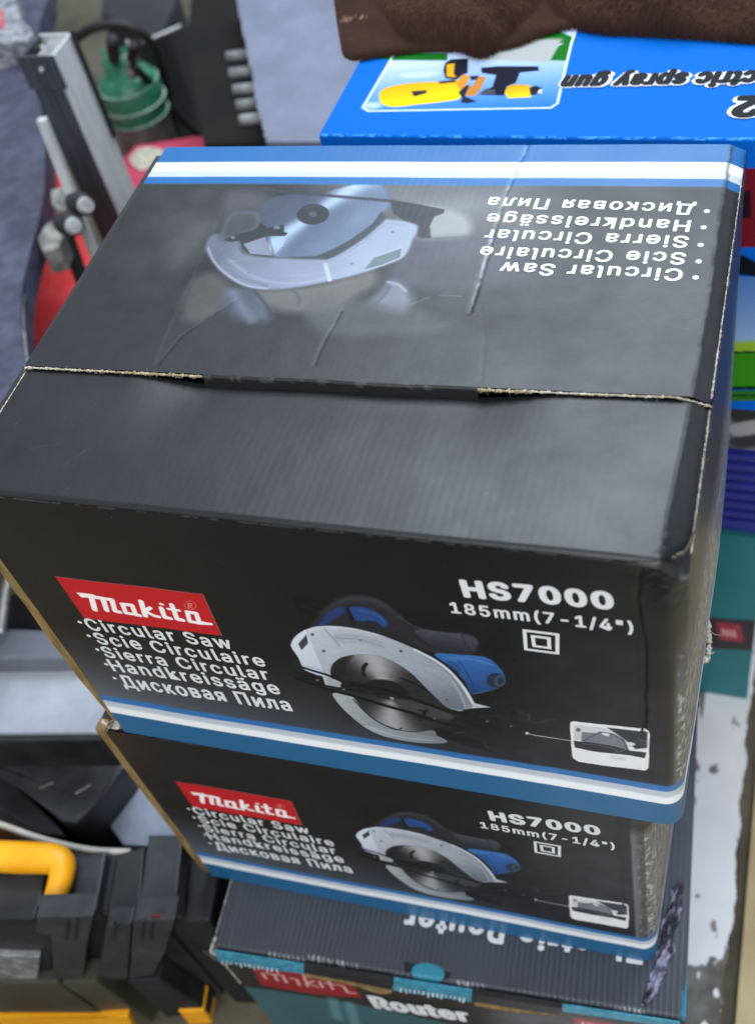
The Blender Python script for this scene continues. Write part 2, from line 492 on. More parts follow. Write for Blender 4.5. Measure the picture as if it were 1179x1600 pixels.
def paint_front(cv, frame):
    U, V = cv.U, cv.V
    # ground: black, greyer and bluer towards the bands
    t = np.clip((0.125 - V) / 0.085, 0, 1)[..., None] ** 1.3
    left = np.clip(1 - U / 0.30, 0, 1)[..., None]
    c = np.array([17, 17, 18.]) + left * np.array([20, 17, 14.])  # warm sheen at the left painted into the print colour
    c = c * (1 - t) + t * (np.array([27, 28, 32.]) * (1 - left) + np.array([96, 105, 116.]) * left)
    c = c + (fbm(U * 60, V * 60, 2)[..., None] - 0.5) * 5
    cv.c[:] = c
    # red label and its lettering
    cv.src(80, 890, 3.93)
    cv.poly([(33, 50), (935, 160), (1050, 418), (205, 312)], (186, 30, 36), 0.0004)
    cv.line([(33, 50), (935, 160), (1050, 418)], 5, (150, 110, 104), 0.0004, 0.7)
    w = (246, 240, 238)
    def st(pts, wd=27): cv.line(pts, wd, w, 0.0004)
    cv.poly([(160, 149), (262, 160), (286, 172), (284, 186), (190, 180)], w, 0.0004)
    st([(250, 172), (272, 258)], 32); st([(272, 178), (322, 186), (345, 262)], 30); st([(330, 187), (378, 195), (396, 266), (424, 272)], 29)
    st([(440, 222), (500, 228), (524, 290), (548, 294)]); st([(446, 228), (462, 278), (520, 286)], 26)
    st([(556, 206), (582, 296)], 30); st([(612, 246), (580, 266), (636, 296), (664, 302)], 25)
    st([(680, 248), (700, 306), (734, 312)], 29); st([(676, 222), (686, 224)], 20)
    st([(744, 226), (776, 316), (812, 322)], 29); st([(722, 253), (790, 262)], 20)
    st([(838, 270), (892, 278), (914, 338)], 28); st([(840, 274), (854, 330), (912, 338)], 26)
    cv.poly([(905, 324), (990, 340), (998, 352), (900, 348)], w, 0.0004)
    t = np.linspace(0, 2 * math.pi, 20)
    cv.line(np.stack([858 + 34 * np.cos(t), 230 + 28 * np.sin(t)], 1), 4, (214, 130, 120), 0.0004, 0.8)
    cv.line([(848, 248), (846, 216), (866, 219), (866, 232), (850, 232), (872, 248)], 6, (226, 160, 150), 0.0004, 0.9)
    # the saw
    cv.src(440, 920, 2.6795)
    S = 0.0007
    cv.poly([(60, 225), (110, 180), (135, 145), (180, 95), (240, 52), (300, 35), (380, 42), (440, 70), (490, 110), (540, 150), (600, 175), (680, 190), (760, 195), (812, 215), (820, 250), (800, 282), (700, 290), (640, 280), (560, 250), (430, 200), (260, 170), (120, 190)], (42, 43, 49), 0.0022, True)
    cv.line([(170, 112), (240, 62), (300, 46), (380, 54), (440, 84), (495, 128)], 16, (72, 74, 82), 0.004, 0.6, True)
    cv.poly([(160, 152), (205, 100), (255, 82), (268, 104), (222, 134), (186, 156)], (40, 62, 128), 0.0018, True)
    cv.poly([(282, 88), (340, 84), (400, 105), (446, 145), (428, 168), (392, 142), (308, 138)], (36, 76, 152), 0.0015, True)
    cv.poly([(268, 90), (282, 88), (312, 150), (296, 160)], (26, 27, 34), 0.001)
    cv.poly([(640, 280), (760, 283), (850, 293), (900, 322), (930, 362), (934, 398), (884, 425), (800, 446), (770, 400), (720, 340)], cv.grad((760, 290), (46, 116, 200), (840, 440), (26, 70, 142)), S, True)
    cv.line([(742, 310), (772, 350), (796, 402), (806, 440)], 5, (24, 58, 112), S, 0.8, True)
    cv.line([(800, 446), (880, 430), (932, 404)], 4, (120, 150, 190), S, 0.6)
    cv.ell((895, 388), 38, 31, (34, 50, 78), soft=S); cv.ell((912, 390), 22, 24, (66, 84, 108), soft=S); cv.ell((916, 391), 13, 16, (36, 50, 72), soft=S)
    cv.poly([(560, 178), (690, 190), (770, 200), (816, 222), (816, 258), (760, 276), (680, 268), (610, 232)], cv.grad((700, 190), (76, 78, 90), (720, 270), (40, 42, 52)), 0.0012, True)
    cv.line([(755, 200), (775, 262)], 4, (34, 35, 42), S, 0.7); cv.line([(782, 208), (796, 258)], 3, (96, 98, 110), S, 0.6)
    guard = [(40, 240), (58, 208), (100, 180), (160, 164), (260, 167), (380, 190), (470, 220), (560, 258), (640, 300), (700, 345), (750, 400), (785, 450), (806, 484), (886, 505), (888, 517), (830, 521), (790, 512), (740, 518), (690, 500), (640, 470), (600, 420), (540, 360), (470, 315), (400, 290), (320, 284), (252, 297), (216, 325), (206, 358), (212, 402), (150, 372), (90, 346), (72, 302), (46, 262)]
    cv.poly(guard, cv.grad((120, 190), (206, 214, 226), (720, 510), (138, 147, 160)), S, True)
    cv.poly([(470, 312), (560, 318), (650, 345), (705, 390), (745, 450), (768, 512), (700, 502), (650, 474), (606, 424), (540, 360)], cv.grad((560, 320), (176, 186, 200), (740, 510), (108, 118, 130)), 0.0012)
    cv.line([(300, 300), (400, 296), (470, 308), (560, 322), (640, 332)], 4, (150, 160, 174), 0.0012, 0.8, True)
    cv.line([(180, 176), (214, 214), (242, 246)], 5, (120, 130, 146), 0.001, 0.8, True)
    cv.line([(80, 330), (150, 345), (200, 372)], 5, (142, 150, 160), 0.001, 0.7, True)
    cv.line([(560, 262), (640, 304), (702, 350), (762, 420), (803, 488)], 15, (226, 232, 240), S, 0.95, True)
    cv.line([(600, 292), (670, 334), (730, 396), (786, 488)], 4, (92, 102, 116), S, 0.8, True)
    cv.line([(640, 330), (700, 376), (744, 440), (770, 506)], 4, (196, 204, 214), S, 0.7, True)
    cv.poly([(806, 484), (886, 504), (888, 517), (830, 520), (796, 505)], (198, 208, 216), S)
    cv.poly([(70, 240), (104, 200), (112, 236), (84, 266)], (58, 62, 70), S)
    cv.poly([(42, 236), (68, 228), (72, 268), (52, 262)], (206, 212, 220), S)
    blade = [(206, 358), (216, 325), (252, 297), (320, 284), (400, 290), (470, 315), (540, 360), (606, 424), (690, 500), (740, 520), (700, 560), (640, 600), (560, 604), (480, 592), (400, 558), (340, 508), (298, 456), (250, 424), (214, 402)]
    ctr = cv.pts([(452, 445)])[0]
    ex = cv.pts([(400, 335)])[0] - ctr; th0 = math.atan2(ex[1], ex[0])
    def bl(u, v):
        th = np.arctan2(v - ctr[1], u - ctr[0]) - th0
        k = np.exp(-(np.abs(np.angle(np.exp(1j * th))) / 0.42) ** 2) + 0.95 * np.exp(-(np.abs(np.angle(np.exp(1j * (th - math.pi * 0.93)))) / 0.36) ** 2)
        rr = np.hypot(u - ctr[0], v - ctr[1])
        k = k * np.clip(rr / 0.012, 0, 1)
        return np.array([46, 45, 47.]) + k[:, None] * np.array([132, 134, 136.]) + (np.sin(rr * 3800)[:, None]) * 2
    cv.poly(blade, bl, S, True)
    cv.poly([(206, 358), (216, 325), (252, 297), (300, 286), (270, 330), (262, 400), (240, 415)], (40, 36, 36), 0.002, alpha=0.85)
    cv.line([(356, 322), (342, 342), (344, 372)], 14, (26, 24, 25), S, 1, True)
    cv.line([(500, 384), (556, 404), (606, 432)], 11, (26, 24, 25), S, 1, True)
    for k in range(4): cv.line([(404 + k * 4, 362 + k * 12), (462 + k * 3, 368 + k * 12)], 3, (84, 82, 80), 0.0006, 0.7)
    cv.ell((440, 432), 92, 40, (34, 32, 34), 12, soft=0.0012); cv.ell((462, 466), 10, 8, (150, 150, 150), soft=S)
    low = [(214, 447), (240, 490), (290, 540), (360, 592), (440, 626), (540, 646), (640, 653), (694, 646), (660, 622), (632, 598), (560, 606), (472, 593), (392, 556), (336, 508), (300, 462), (268, 450)]
    cv.poly(low, cv.grad((240, 470), (176, 186, 188), (660, 640), (118, 126, 132)), S, True)
    cv.line([(300, 470), (340, 514), (396, 560), (475, 595), (505, 588)], 5, (26, 26, 28), S, 0.9, True)
    K = (22, 22, 24)
    cv.poly([(165, 378), (225, 388), (262, 402), (282, 428), (180, 410)], (176, 184, 188), S)
    cv.line([(48, 328), (120, 350), (200, 374), (285, 412)], 15, K, S, 1, True)
    cv.poly([(40, 308), (74, 310), (92, 352), (84, 384), (58, 380)], (30, 32, 34), S)
    cv.poly([(52, 352), (172, 376), (186, 424), (64, 396)], (24, 26, 26), S)
    cv.line([(60, 384), (180, 426), (300, 456), (430, 496), (560, 532), (700, 574), (800, 596)], 20, K, S, 1, True)
    cv.line([(180, 420), (300, 446), (430, 486), (560, 522)], 4, (64, 74, 66), S, 0.7, True)
    cv.poly([(256, 400), (300, 396), (420, 422), (480, 420), (530, 446), (500, 470), (420, 452), (300, 440), (250, 424)], (30, 30, 30), S, True)
    cv.poly([(470, 470), (560, 480), (640, 505), (720, 540), (690, 552), (600, 536), (500, 500)], (80, 78, 78), 0.0012, True, 0.7)
    cv.line([(300, 412), (430, 432), (560, 474), (700, 516), (800, 540)], 22, K, S, 1, True)
    cv.poly([(760, 512), (810, 505), (900, 500), (940, 512), (1000, 520), (1052, 560), (1030, 596), (930, 606), (830, 600), (780, 572)], (24, 24, 26), S)
    cv.line([(700, 570), (830, 602), (980, 604), (1010, 596)], 11, K, S)
    cv.line([(880, 490), (918, 486), (930, 520)], 8, (28, 28, 30), S)
    cv.ell((1010, 548), 28, 18, (32, 33, 36), 20, soft=S); cv.line([(985, 520), (1030, 530), (1038, 552)], 5, (70, 72, 76), S, 0.8, True)
    cv.line([(820, 540), (900, 536), (960, 552)], 4, (60, 62, 66), S, 0.7); cv.line([(800, 560), (900, 580)], 3, (56, 58, 62), S, 0.7)
    cv.line([(580, 556), (606, 512)], 12, (26, 26, 28), S); cv.line([(575, 515), (612, 520)], 9, (26, 26, 28), S)
    cv.line([(1052, 568), (1150, 550)], 4, (62, 63, 66), S, 0.8)
    cv.poly([(640, 584), (720, 602), (800, 636), (866, 660), (893, 694), (820, 676), (740, 650), (650, 620)], (25, 26, 28), S)
    cv.line([(846, 654), (868, 676)], 6, (76, 76, 78), S, 0.7); cv.line([(712, 612), (760, 604)], 4, (88, 92, 96), S, 0.6)
    cv.line([(1024, 611), (1060, 620), (1210, 642)], 5, (206, 206, 208), S); cv.ell((1026, 611), 7, 6, (220, 220, 220), soft=S)
    for q in ((130, 200), (176, 270), (330, 225), (500, 268), (690, 470)):
        cv.ell(q, 8, 6, (112, 118, 128), soft=S); cv.ell((q[0] + 1, q[1] + 1), 4, 3, (66, 70, 78), soft=S)
    cv.line([(100, 184), (200, 172), (300, 178), (400, 200)], 6, (236, 240, 246), 0.001, 0.8, True)
    cv.poly([(226, 196), (352, 206), (430, 236), (420, 258), (330, 238), (232, 232)], (168, 178, 194), 0.0016, True, 0.7)
    cv.line([(228, 214), (330, 222), (418, 248)], 3, (110, 118, 132), 0.0007, 0.8, True)
    for k in range(5):
        cv.line([(690 + k * 11, 305 + k * 3), (712 + k * 11, 345 + k * 4)], 4, (22, 56, 110), 0.0006, 0.75)
    cv.line([(690, 296), (790, 300), (880, 324)], 5, (104, 160, 224), 0.001, 0.7, True)
    cv.line([(330, 98), (400, 116), (432, 148)], 4, (86, 124, 190), 0.001, 0.7, True)
    cv.line([(500, 130), (560, 166), (640, 190)], 4, (96, 98, 108), 0.001, 0.6, True)
    for k in range(7):
        cv.line([(300 + k * 62, 420 + k * 20), (318 + k * 62, 423 + k * 20)], 4, (74, 78, 78), 0.0007, 0.8)
    for q in ((150, 392), (260, 430), (640, 548), (860, 560), (960, 580)):
        cv.ell(q, 7, 5, (92, 94, 96), soft=S)
    cv.line([(240, 470), (292, 524), (362, 578), (440, 612), (540, 632), (640, 640)], 4, (200, 208, 210), 0.0009, 0.7, True)
    sv = cv.win(cv.pts([(40, 40), (1050, 690)]), 0.0)
    cv.c[sv] += ((fbm(U[sv] * 420, V[sv] * 420, 91, 3) - 0.5) * 16)[:, None]
    g_ = cv.c[sv].mean(1, keepdims=True); cv.c[sv] = (g_ + (cv.c[sv] - g_) * 0.85) * 0.9
    # the small inset picture
    cv.src(860, 1100, 4.535)
    cv.poly([(137, 160), (142, 134), (160, 130), (664, 187), (692, 200), (700, 222), (692, 462), (670, 482), (196, 422), (160, 400), (150, 380)], (224, 226, 227), 0.0004)
    cv.poly([(158, 150), (420, 182), (684, 208), (678, 330), (430, 300), (168, 260)], (198, 200, 202), 0.0008)
    cv.poly([(400, 176), (684, 210), (680, 318), (600, 330), (556, 286), (480, 232)], (42, 46, 52), 0.0009)
    cv.poly([(220, 205), (336, 214), (350, 204), (440, 218), (520, 262), (556, 340), (440, 318), (290, 292), (216, 270)], (112, 116, 124), 0.0006)
    cv.line([(226, 272), (345, 208)], 8, (58, 60, 66), 0.0005); cv.line([(345, 206), (430, 222), (510, 266), (540, 334)], 13, (66, 70, 78), 0.0005, 1, True)
    cv.poly([(362, 210), (416, 220), (410, 238), (366, 226)], (214, 216, 218), 0.0005)
    cv.poly([(186, 176), (212, 182), (216, 262), (160, 246), (170, 220)], (190, 192, 194), 0.0005); cv.ell((195, 190), 16, 14, (88, 92, 98), soft=0.0006)
    cv.poly([(160, 268), (300, 282), (440, 306), (560, 340), (676, 352), (664, 394), (560, 374), (420, 358), (290, 342), (172, 318)], (36, 38, 42), 0.0006)
    cv.line([(230, 290), (300, 296), (420, 318)], 5, (150, 152, 156), 0.0006, 0.7); cv.line([(430, 320), (480, 350), (540, 330)], 8, (140, 142, 146), 0.0006, 0.7)
    cv.ell((568, 292), 30, 11, (206, 210, 212), 8, soft=0.0006); cv.line([(620, 262), (676, 274)], 7, (126, 130, 136), 0.0006); cv.line([(640, 292), (680, 296)], 7, (120, 124, 130), 0.0006)
    cv.poly([(420, 372), (520, 388), (520, 410), (440, 400)], (196, 198, 202), 0.002, True, 0.7)

def front_text(frame, cvconv):
    acc = []
    Fp = cvconv
    lines = [('Circular Saw', (140.5, 987), (366, 1017.5), (139, 970)), ('Scie Circulaire', (155, 1008.5), (417, 1045.5), (152, 992)),
             ('Sierra Circular', (166.5, 1029.5), (423.5, 1066), (163, 1013.5)), ('Handkreissäge', (178.5, 1050.5), (440.5, 1087.5), (175, 1034)),
             ('Дисковая Пила', (195.5, 1075), (459, 1113), (190, 1057))]
    for s, a, b, t in lines:
        pa, pb, pt = Fp(*a), Fp(*b), Fp(*t)
        line_of_text(acc, s, pa, pb, abs(pt[1] - pa[1]), 0.018)
    for q in ((125.5, 975.5), (139.6, 996.5), (153, 1018), (167, 1040.6), (180, 1062)):
        disc(acc, Fp(*q), 0.0013)
    return acc
def model_text(frame, cvconv):
    acc = []; Fp = cvconv
    line_of_text(acc, 'HS7000', Fp(724.8, 934.7), Fp(960, 955.7), abs(Fp(724.8, 934.7)[1] - Fp(724, 908.7)[1]), 0.040)
    line_of_text(acc, '185mm(7-1/4")', Fp(705.5, 959.4), Fp(989, 992), abs(Fp(727, 962)[1] - Fp(727, 945.5)[1]), 0.020)
    k = 3.4676
    for q in ([(448, 338), (626, 360), (626, 460), (456, 438)], [(492, 368), (580, 379), (583, 431), (501, 420)]):
        pp = [Fp(690 + x / k, 890 + y / k) for x, y in q]
        for i in range(4): strip(acc, pp[i], pp[(i + 1) % 4], 0.0017)
    return acc

def bevel_x(y):
    return BW - 0.0085 - 0.004 * np.clip((0.10 - y) / 0.1, 0, 1) + 0.005 * (fbm(y * 16, y * 0 + 2.5, 33, 4) - 0.47) + 0.0008 * (noise(y * 260, y * 0, 21) - 0.5)
def top_z(x, y, crush):
    """lid height relative to BH: bevelled right edge, creases, a gently pillowed board"""
    z = 0.0012 * (fbm(x * 8, y * 8, 71, 3) - 0.5) + 0.000009 * np.clip(2.2 * noise(x * 11, y * 7, 61) - 0.5, 0, 1.3) * np.sin(x * 2 * math.pi / 0.0042 + 3 * y) + 0.0003 * (fbm(x * 45, y * 30, 5, 3) - 0.5)
    cx = bevel_x(y)
    z = z - np.clip(x - cx, 0, None) * 0.5 - 0.00025 * np.exp(-((x - cx) / 0.0007) ** 2)
    z = z - 0.0035 * np.exp(-(((x - BW) / 0.012) ** 2 + (y / 0.016) ** 2)) * (1 + (fbm(x * 140, y * 140, 15, 3) - 0.5) * 2)
    return z
CREASE = [[(826, 222), (808, 262), (788, 305), (766, 378), (742, 462), (733, 490)],
          [(534, 490), (512, 530), (500, 555), (493, 575)],
          [(372, 470), (318, 505), (285, 530), (250, 574)],
          [(346, 335), (312, 415), (274, 500), (246, 574)],
          [(750, 480), (758, 540), (750, 600)]]
def crease_lines():
    return [np.array([at(x, y, TOPZ)[:2] for x, y in c]) for c in CREASE]

def paint_lid(cv, rear):
    U, V = cv.U, cv.V                                           # x, y on the lid
    base = np.array([36, 37, 39.])
    cv.c[:] = base + (fbm(U * 30, V * 30, 4)[..., None] - 0.5) * 7
    if not rear: return
    cv.src(300, 270, 2.807)
    so = 0.004
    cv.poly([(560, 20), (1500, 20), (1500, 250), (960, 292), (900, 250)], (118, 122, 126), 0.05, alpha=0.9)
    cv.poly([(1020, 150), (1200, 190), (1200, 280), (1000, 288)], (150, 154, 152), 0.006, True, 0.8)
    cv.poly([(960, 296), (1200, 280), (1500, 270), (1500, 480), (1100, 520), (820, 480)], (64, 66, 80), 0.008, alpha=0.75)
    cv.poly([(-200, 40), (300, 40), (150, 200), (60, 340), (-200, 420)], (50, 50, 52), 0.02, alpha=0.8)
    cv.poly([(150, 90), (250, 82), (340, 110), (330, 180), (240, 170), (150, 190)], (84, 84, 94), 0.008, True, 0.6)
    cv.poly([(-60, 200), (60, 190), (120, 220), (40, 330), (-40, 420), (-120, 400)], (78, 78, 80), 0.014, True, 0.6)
    # hands
    for p, c, a in (([(300, 520), (470, 505), (620, 475), (790, 430), (806, 490), (720, 545), (620, 605), (420, 620), (320, 580)], (112, 110, 106), 0.75),
                    ([(10, 470), (90, 440), (170, 500), (160, 580), (40, 660), (-40, 640), (-30, 540)], (92, 88, 84), 0.7),
                    ([(160, 510), (300, 520), (340, 600), (330, 660), (180, 640), (140, 570)], (84, 92, 112), 0.7),
                    ([(790, 575), (830, 510), (880, 476), (935, 505), (968, 560), (930, 620), (850, 600)], (126, 132, 152), 0.75),
                    ([(500, 600), (650, 560), (800, 560), (1000, 600), (1100, 700), (600, 720)], (80, 82, 86), 0.6)):
        cv.poly(p, c, 0.007, True, a)
    cv.line([(180, 525), (225, 600), (262, 660)], 22, (140, 148, 170), 0.006, 0.5, True)
    cv.line([(280, 530), (330, 590), (350, 640)], 10, (42, 44, 50), 0.002, 0.8, True)
    cv.line([(440, 512), (470, 550), (468, 590)], 7, (60, 62, 66), 0.002, 0.8, True)
    cv.line([(858, 480), (905, 492), (935, 520)], 12, (176, 180, 196), 0.002, 0.7, True); cv.line([(800, 585), (850, 530), (866, 500)], 12, (64, 66, 76), 0.002, 0.8, True)
    cv.line([(960, 580), (1040, 548)], 5, (128, 132, 138), 0.001, 0.6); cv.line([(1085, 538), (1180, 542)], 5, (122, 126, 132), 0.001, 0.6)
    cv.line([(960, 295), (1070, 287), (1400, 272)], 5, (70, 74, 80), 0.0015, 0.8)
    cv.line([(1020, 20), (1200, 48)], 5, (80, 88, 104), 0.001, 0.7)
    # blade
    blade = [(360, 368), (330, 280), (296, 190), (330, 122), (420, 96), (560, 92), (640, 70), (740, 46), (815, 42), (850, 78), (866, 130), (832, 180), (785, 232), (702, 292), (620, 338), (540, 368)]
    c0, c1 = cv.pts([(400, 335), (800, 55)]); e = (c1 - c0) / np.linalg.norm(c1 - c0)
    mid = cv.pts([(530, 185)])[0]
    def bl(u, v):
        dx, dy = u - mid[0], v - mid[1]
        al = dx * e[0] + dy * e[1]; pr = -dx * e[1] + dy * e[0]
        w = 0.0035 + 0.16 * np.abs(al)
        k = np.exp(-(pr / w) ** 2)
        side = np.clip(pr / 0.05 + 0.5, 0, 1)
        c = np.array([58, 66, 84.])[None] * side[:, None] + np.array([82, 98, 120.])[None] * (1 - side[:, None])
        far = np.clip(dx / 0.07, 0, 1)[:, None]
        c = c * (1 - far * 0.5) + np.array([132, 154, 188.]) * far * 0.5
        rr = np.hypot(dx, dy)
        return c + k[:, None] * np.array([84, 92, 96.]) + (np.sin(rr * 3000) * 2)[:, None]
    cv.poly(blade, bl, 0.0018, True)
    cv.line([(815, 42), (850, 78), (866, 132), (850, 165)], 12, (82, 100, 136), 0.001, 0.8, True)
    cv.poly([(830, 170), (790, 225), (705, 288), (620, 335), (540, 366), (400, 372), (560, 384), (640, 360), (730, 310), (810, 240), (850, 200)], (48, 58, 66), 0.0012)
    cv.ell((530, 183), 71, 45, (34, 37, 44), -4, soft=0.0007); cv.line([(500, 205), (556, 190)], 6, (52, 56, 64), 0.001, 0.8)
    cv.line([(250, 66), (400, 82), (560, 98), (720, 112), (866, 124)], 17, (44, 48, 58), 0.0012, 0.95)
    cv.line([(524, 40), (540, 92)], 26, (56, 60, 74), 0.0014, 0.85); cv.line([(580, 40), (586, 84)], 10, (56, 60, 74), 0.0014, 0.7)
    cv.poly([(868, 118), (1000, 140), (1106, 160), (1104, 176), (1062, 192), (1042, 232), (1046, 284), (1000, 288), (984, 262), (985, 232), (930, 212), (880, 176)], (34, 37, 46), 0.0009)
    cv.line([(990, 276), (1040, 282)], 14, (30, 32, 38), 0.001)
    # guard
    g = [(128, 262), (160, 190), (222, 168), (292, 180), (286, 240), (164, 290), (204, 300), (214, 340), (252, 362), (362, 374), (540, 380), (604, 376), (682, 336), (762, 282), (832, 222), (862, 204), (985, 230), (966, 296), (930, 368), (832, 412), (742, 442), (600, 478), (452, 506), (330, 515), (230, 500), (150, 452), (92, 392), (60, 335), (72, 292), (100, 268)]
    cv.poly(g, cv.grad((100, 300), (92, 98, 114), (760, 330), (142, 152, 172)), 0.0022, True)
    cv.poly([(128, 262), (160, 190), (222, 168), (292, 180), (286, 240), (164, 290)], (54, 56, 62), 0.008, True, 0.92)
    cv.line([(70, 330), (100, 394), (156, 450), (236, 496), (330, 512)], 10, (150, 156, 172), 0.001, 0.8, True)
    cv.line([(96, 308), (126, 380), (196, 452), (330, 500)], 12, (96, 102, 118), 0.0014, 0.85, True)
    cv.line([(172, 388), (250, 382), (420, 388), (560, 400), (640, 372), (740, 312), (836, 232)], 5, (118, 126, 148), 0.001, 0.85, True)
    cv.line([(208, 306), (222, 342), (262, 364), (364, 376)], 6, (92, 98, 112), 0.001, 0.9, True)
    cv.poly([(226, 312), (322, 280), (352, 366), (256, 356)], (116, 122, 140), 0.001); cv.line([(336, 276), (358, 362)], 5, (80, 86, 98), 0.001, 0.9)
    cv.poly([(345, 290), (410, 280), (400, 320), (366, 356)], (150, 168, 200), 0.001, alpha=0.8)
    cv.line([(584, 400), (604, 474)], 15, (178, 188, 204), 0.001, 0.9)
    cv.poly([(752, 428), (800, 372), (922, 330), (916, 372), (832, 408)], (92, 108, 114), 0.0009)
    cv.line([(752, 428), (832, 408), (916, 372), (922, 328), (810, 366)], 6, (160, 170, 186), 0.0009, 0.9)
    cv.poly([(140, 294), (200, 268), (286, 250), (296, 218), (330, 240), (402, 228), (404, 258), (420, 266), (406, 278), (300, 278), (172, 304)], (36, 39, 46), 0.0008)
    sv = cv.win(cv.pts([(-150, 30), (1500, 700)]), 0.0)
    cv.c[sv] += ((fbm(U[sv] * 70, V[sv] * 70, 92, 5) - 0.5) * 20)[:, None]
    cv.line([(430, 455), (520, 448), (580, 440)], 5, (140, 148, 166), 0.0012, 0.7, True)
    cv.line([(160, 380), (240, 440), (340, 480), (470, 486), (620, 455)], 6, (164, 172, 192), 0.0026, 0.5, True)
    for q in ((130, 330), (250, 440), (700, 400), (880, 260)):
        cv.ell(q, 7, 5, (104, 110, 124), soft=0.0007)
    cv.line([(470, 160), (560, 146)], 5, (70, 74, 84), 0.001, 0.8); cv.ell((530, 183), 18, 11, (70, 74, 82), soft=0.0007)
    cv.ell((372, 240), 14, 8, (96, 104, 118), soft=0.0008); cv.ell((180, 284), 9, 6, (104, 110, 120), soft=0.0008)

def dust(cv, n, seed, box, lo=0.00015, hi=0.0005, a=0.7, col=(170, 172, 176)):
    r = np.random.RandomState(seed)
    for i in range(n):
        u, v = r.uniform(box[0], box[1]), r.uniform(box[2], box[3])
        cv.poly([(u + dx, v + dy) for dx, dy in r.uniform(-1, 1, (5, 2)) * r.uniform(lo, hi)], col, 0.0003, alpha=a * r.uniform(0.3, 1), raw=True)

def torn_line(name, pts, w, parent, seed, mat=TORN, lift=0.0006):
    """ragged paper fibre along a torn edge"""
    P = catmull(pts, 24)
    bm = bmesh.new(); r = np.random.RandomState(seed)
    k = len(P)
    n1 = noise(np.arange(k) * 0.35, np.zeros(k), seed); n2 = noise(np.arange(k) * 0.9, np.ones(k) * 3, seed)
    rad = w * (0.25 + 0.9 * n1 * n2 + 0.25 * r.rand(k))
    P = P + r.uniform(-1, 1, P.shape) * w * 0.22
    tube_bm(bm, P, rad, 6, 1)
    for i in range(k // 9):                                   # loose fibres
        q = P[r.randint(k)]
        tube_bm(bm, [q, q + r.uniform(-1, 1, 3) * w * 2.2 * np.array([1, 1, 0.5]), q + r.uniform(-1, 1, 3) * w * 3.2 * np.array([1, 1, 0.6])], [w * 0.16, w * 0.08, w * 0.03], 4, 2)
    return from_bm(name, bm, mat, parent, True)

def end_wear(cv, S, V, s1, top):
    """the rubbed grey, speckled print that covers the end of the carton and its corner"""
    low = np.clip((0.185 - V) / 0.06, 0, 1) if top else np.clip((0.215 - V) / 0.01, 0, 1)
    start = s1 + (0.0030 if top else -0.0035) + 0.0016 * (fbm(V * 30, V * 0 + 1, 6) - 0.5)
    kk = np.clip((S - start) / (0.005 if top else 0.0016), 0, 1)[..., None]
    base = np.array([50, 50, 50.]) * (1 - low[..., None]) + np.array([108, 110, 112.]) * low[..., None]
    cv.c = cv.c * (1 - kk) + base * kk
    sp = fbm(S * 520, V * 300, 5, 2)
    amt = (low * np.clip((S - start - 0.003) / 0.002, 0, 1) * (np.floor(V / 0.0045) % 5 > 0))
    spk = (np.clip((sp - 0.42) / 0.05, 0, 1) * amt)[..., None]
    cv.c = cv.c * (1 - 0.8 * spk) + np.array([176, 177, 176.]) * 0.8 * spk
    spk = (np.clip((0.32 - sp) / 0.05, 0, 1) * amt)[..., None]
    cv.c = cv.c * (1 - 0.35 * spk) + np.array([60, 60, 60.]) * 0.35 * spk

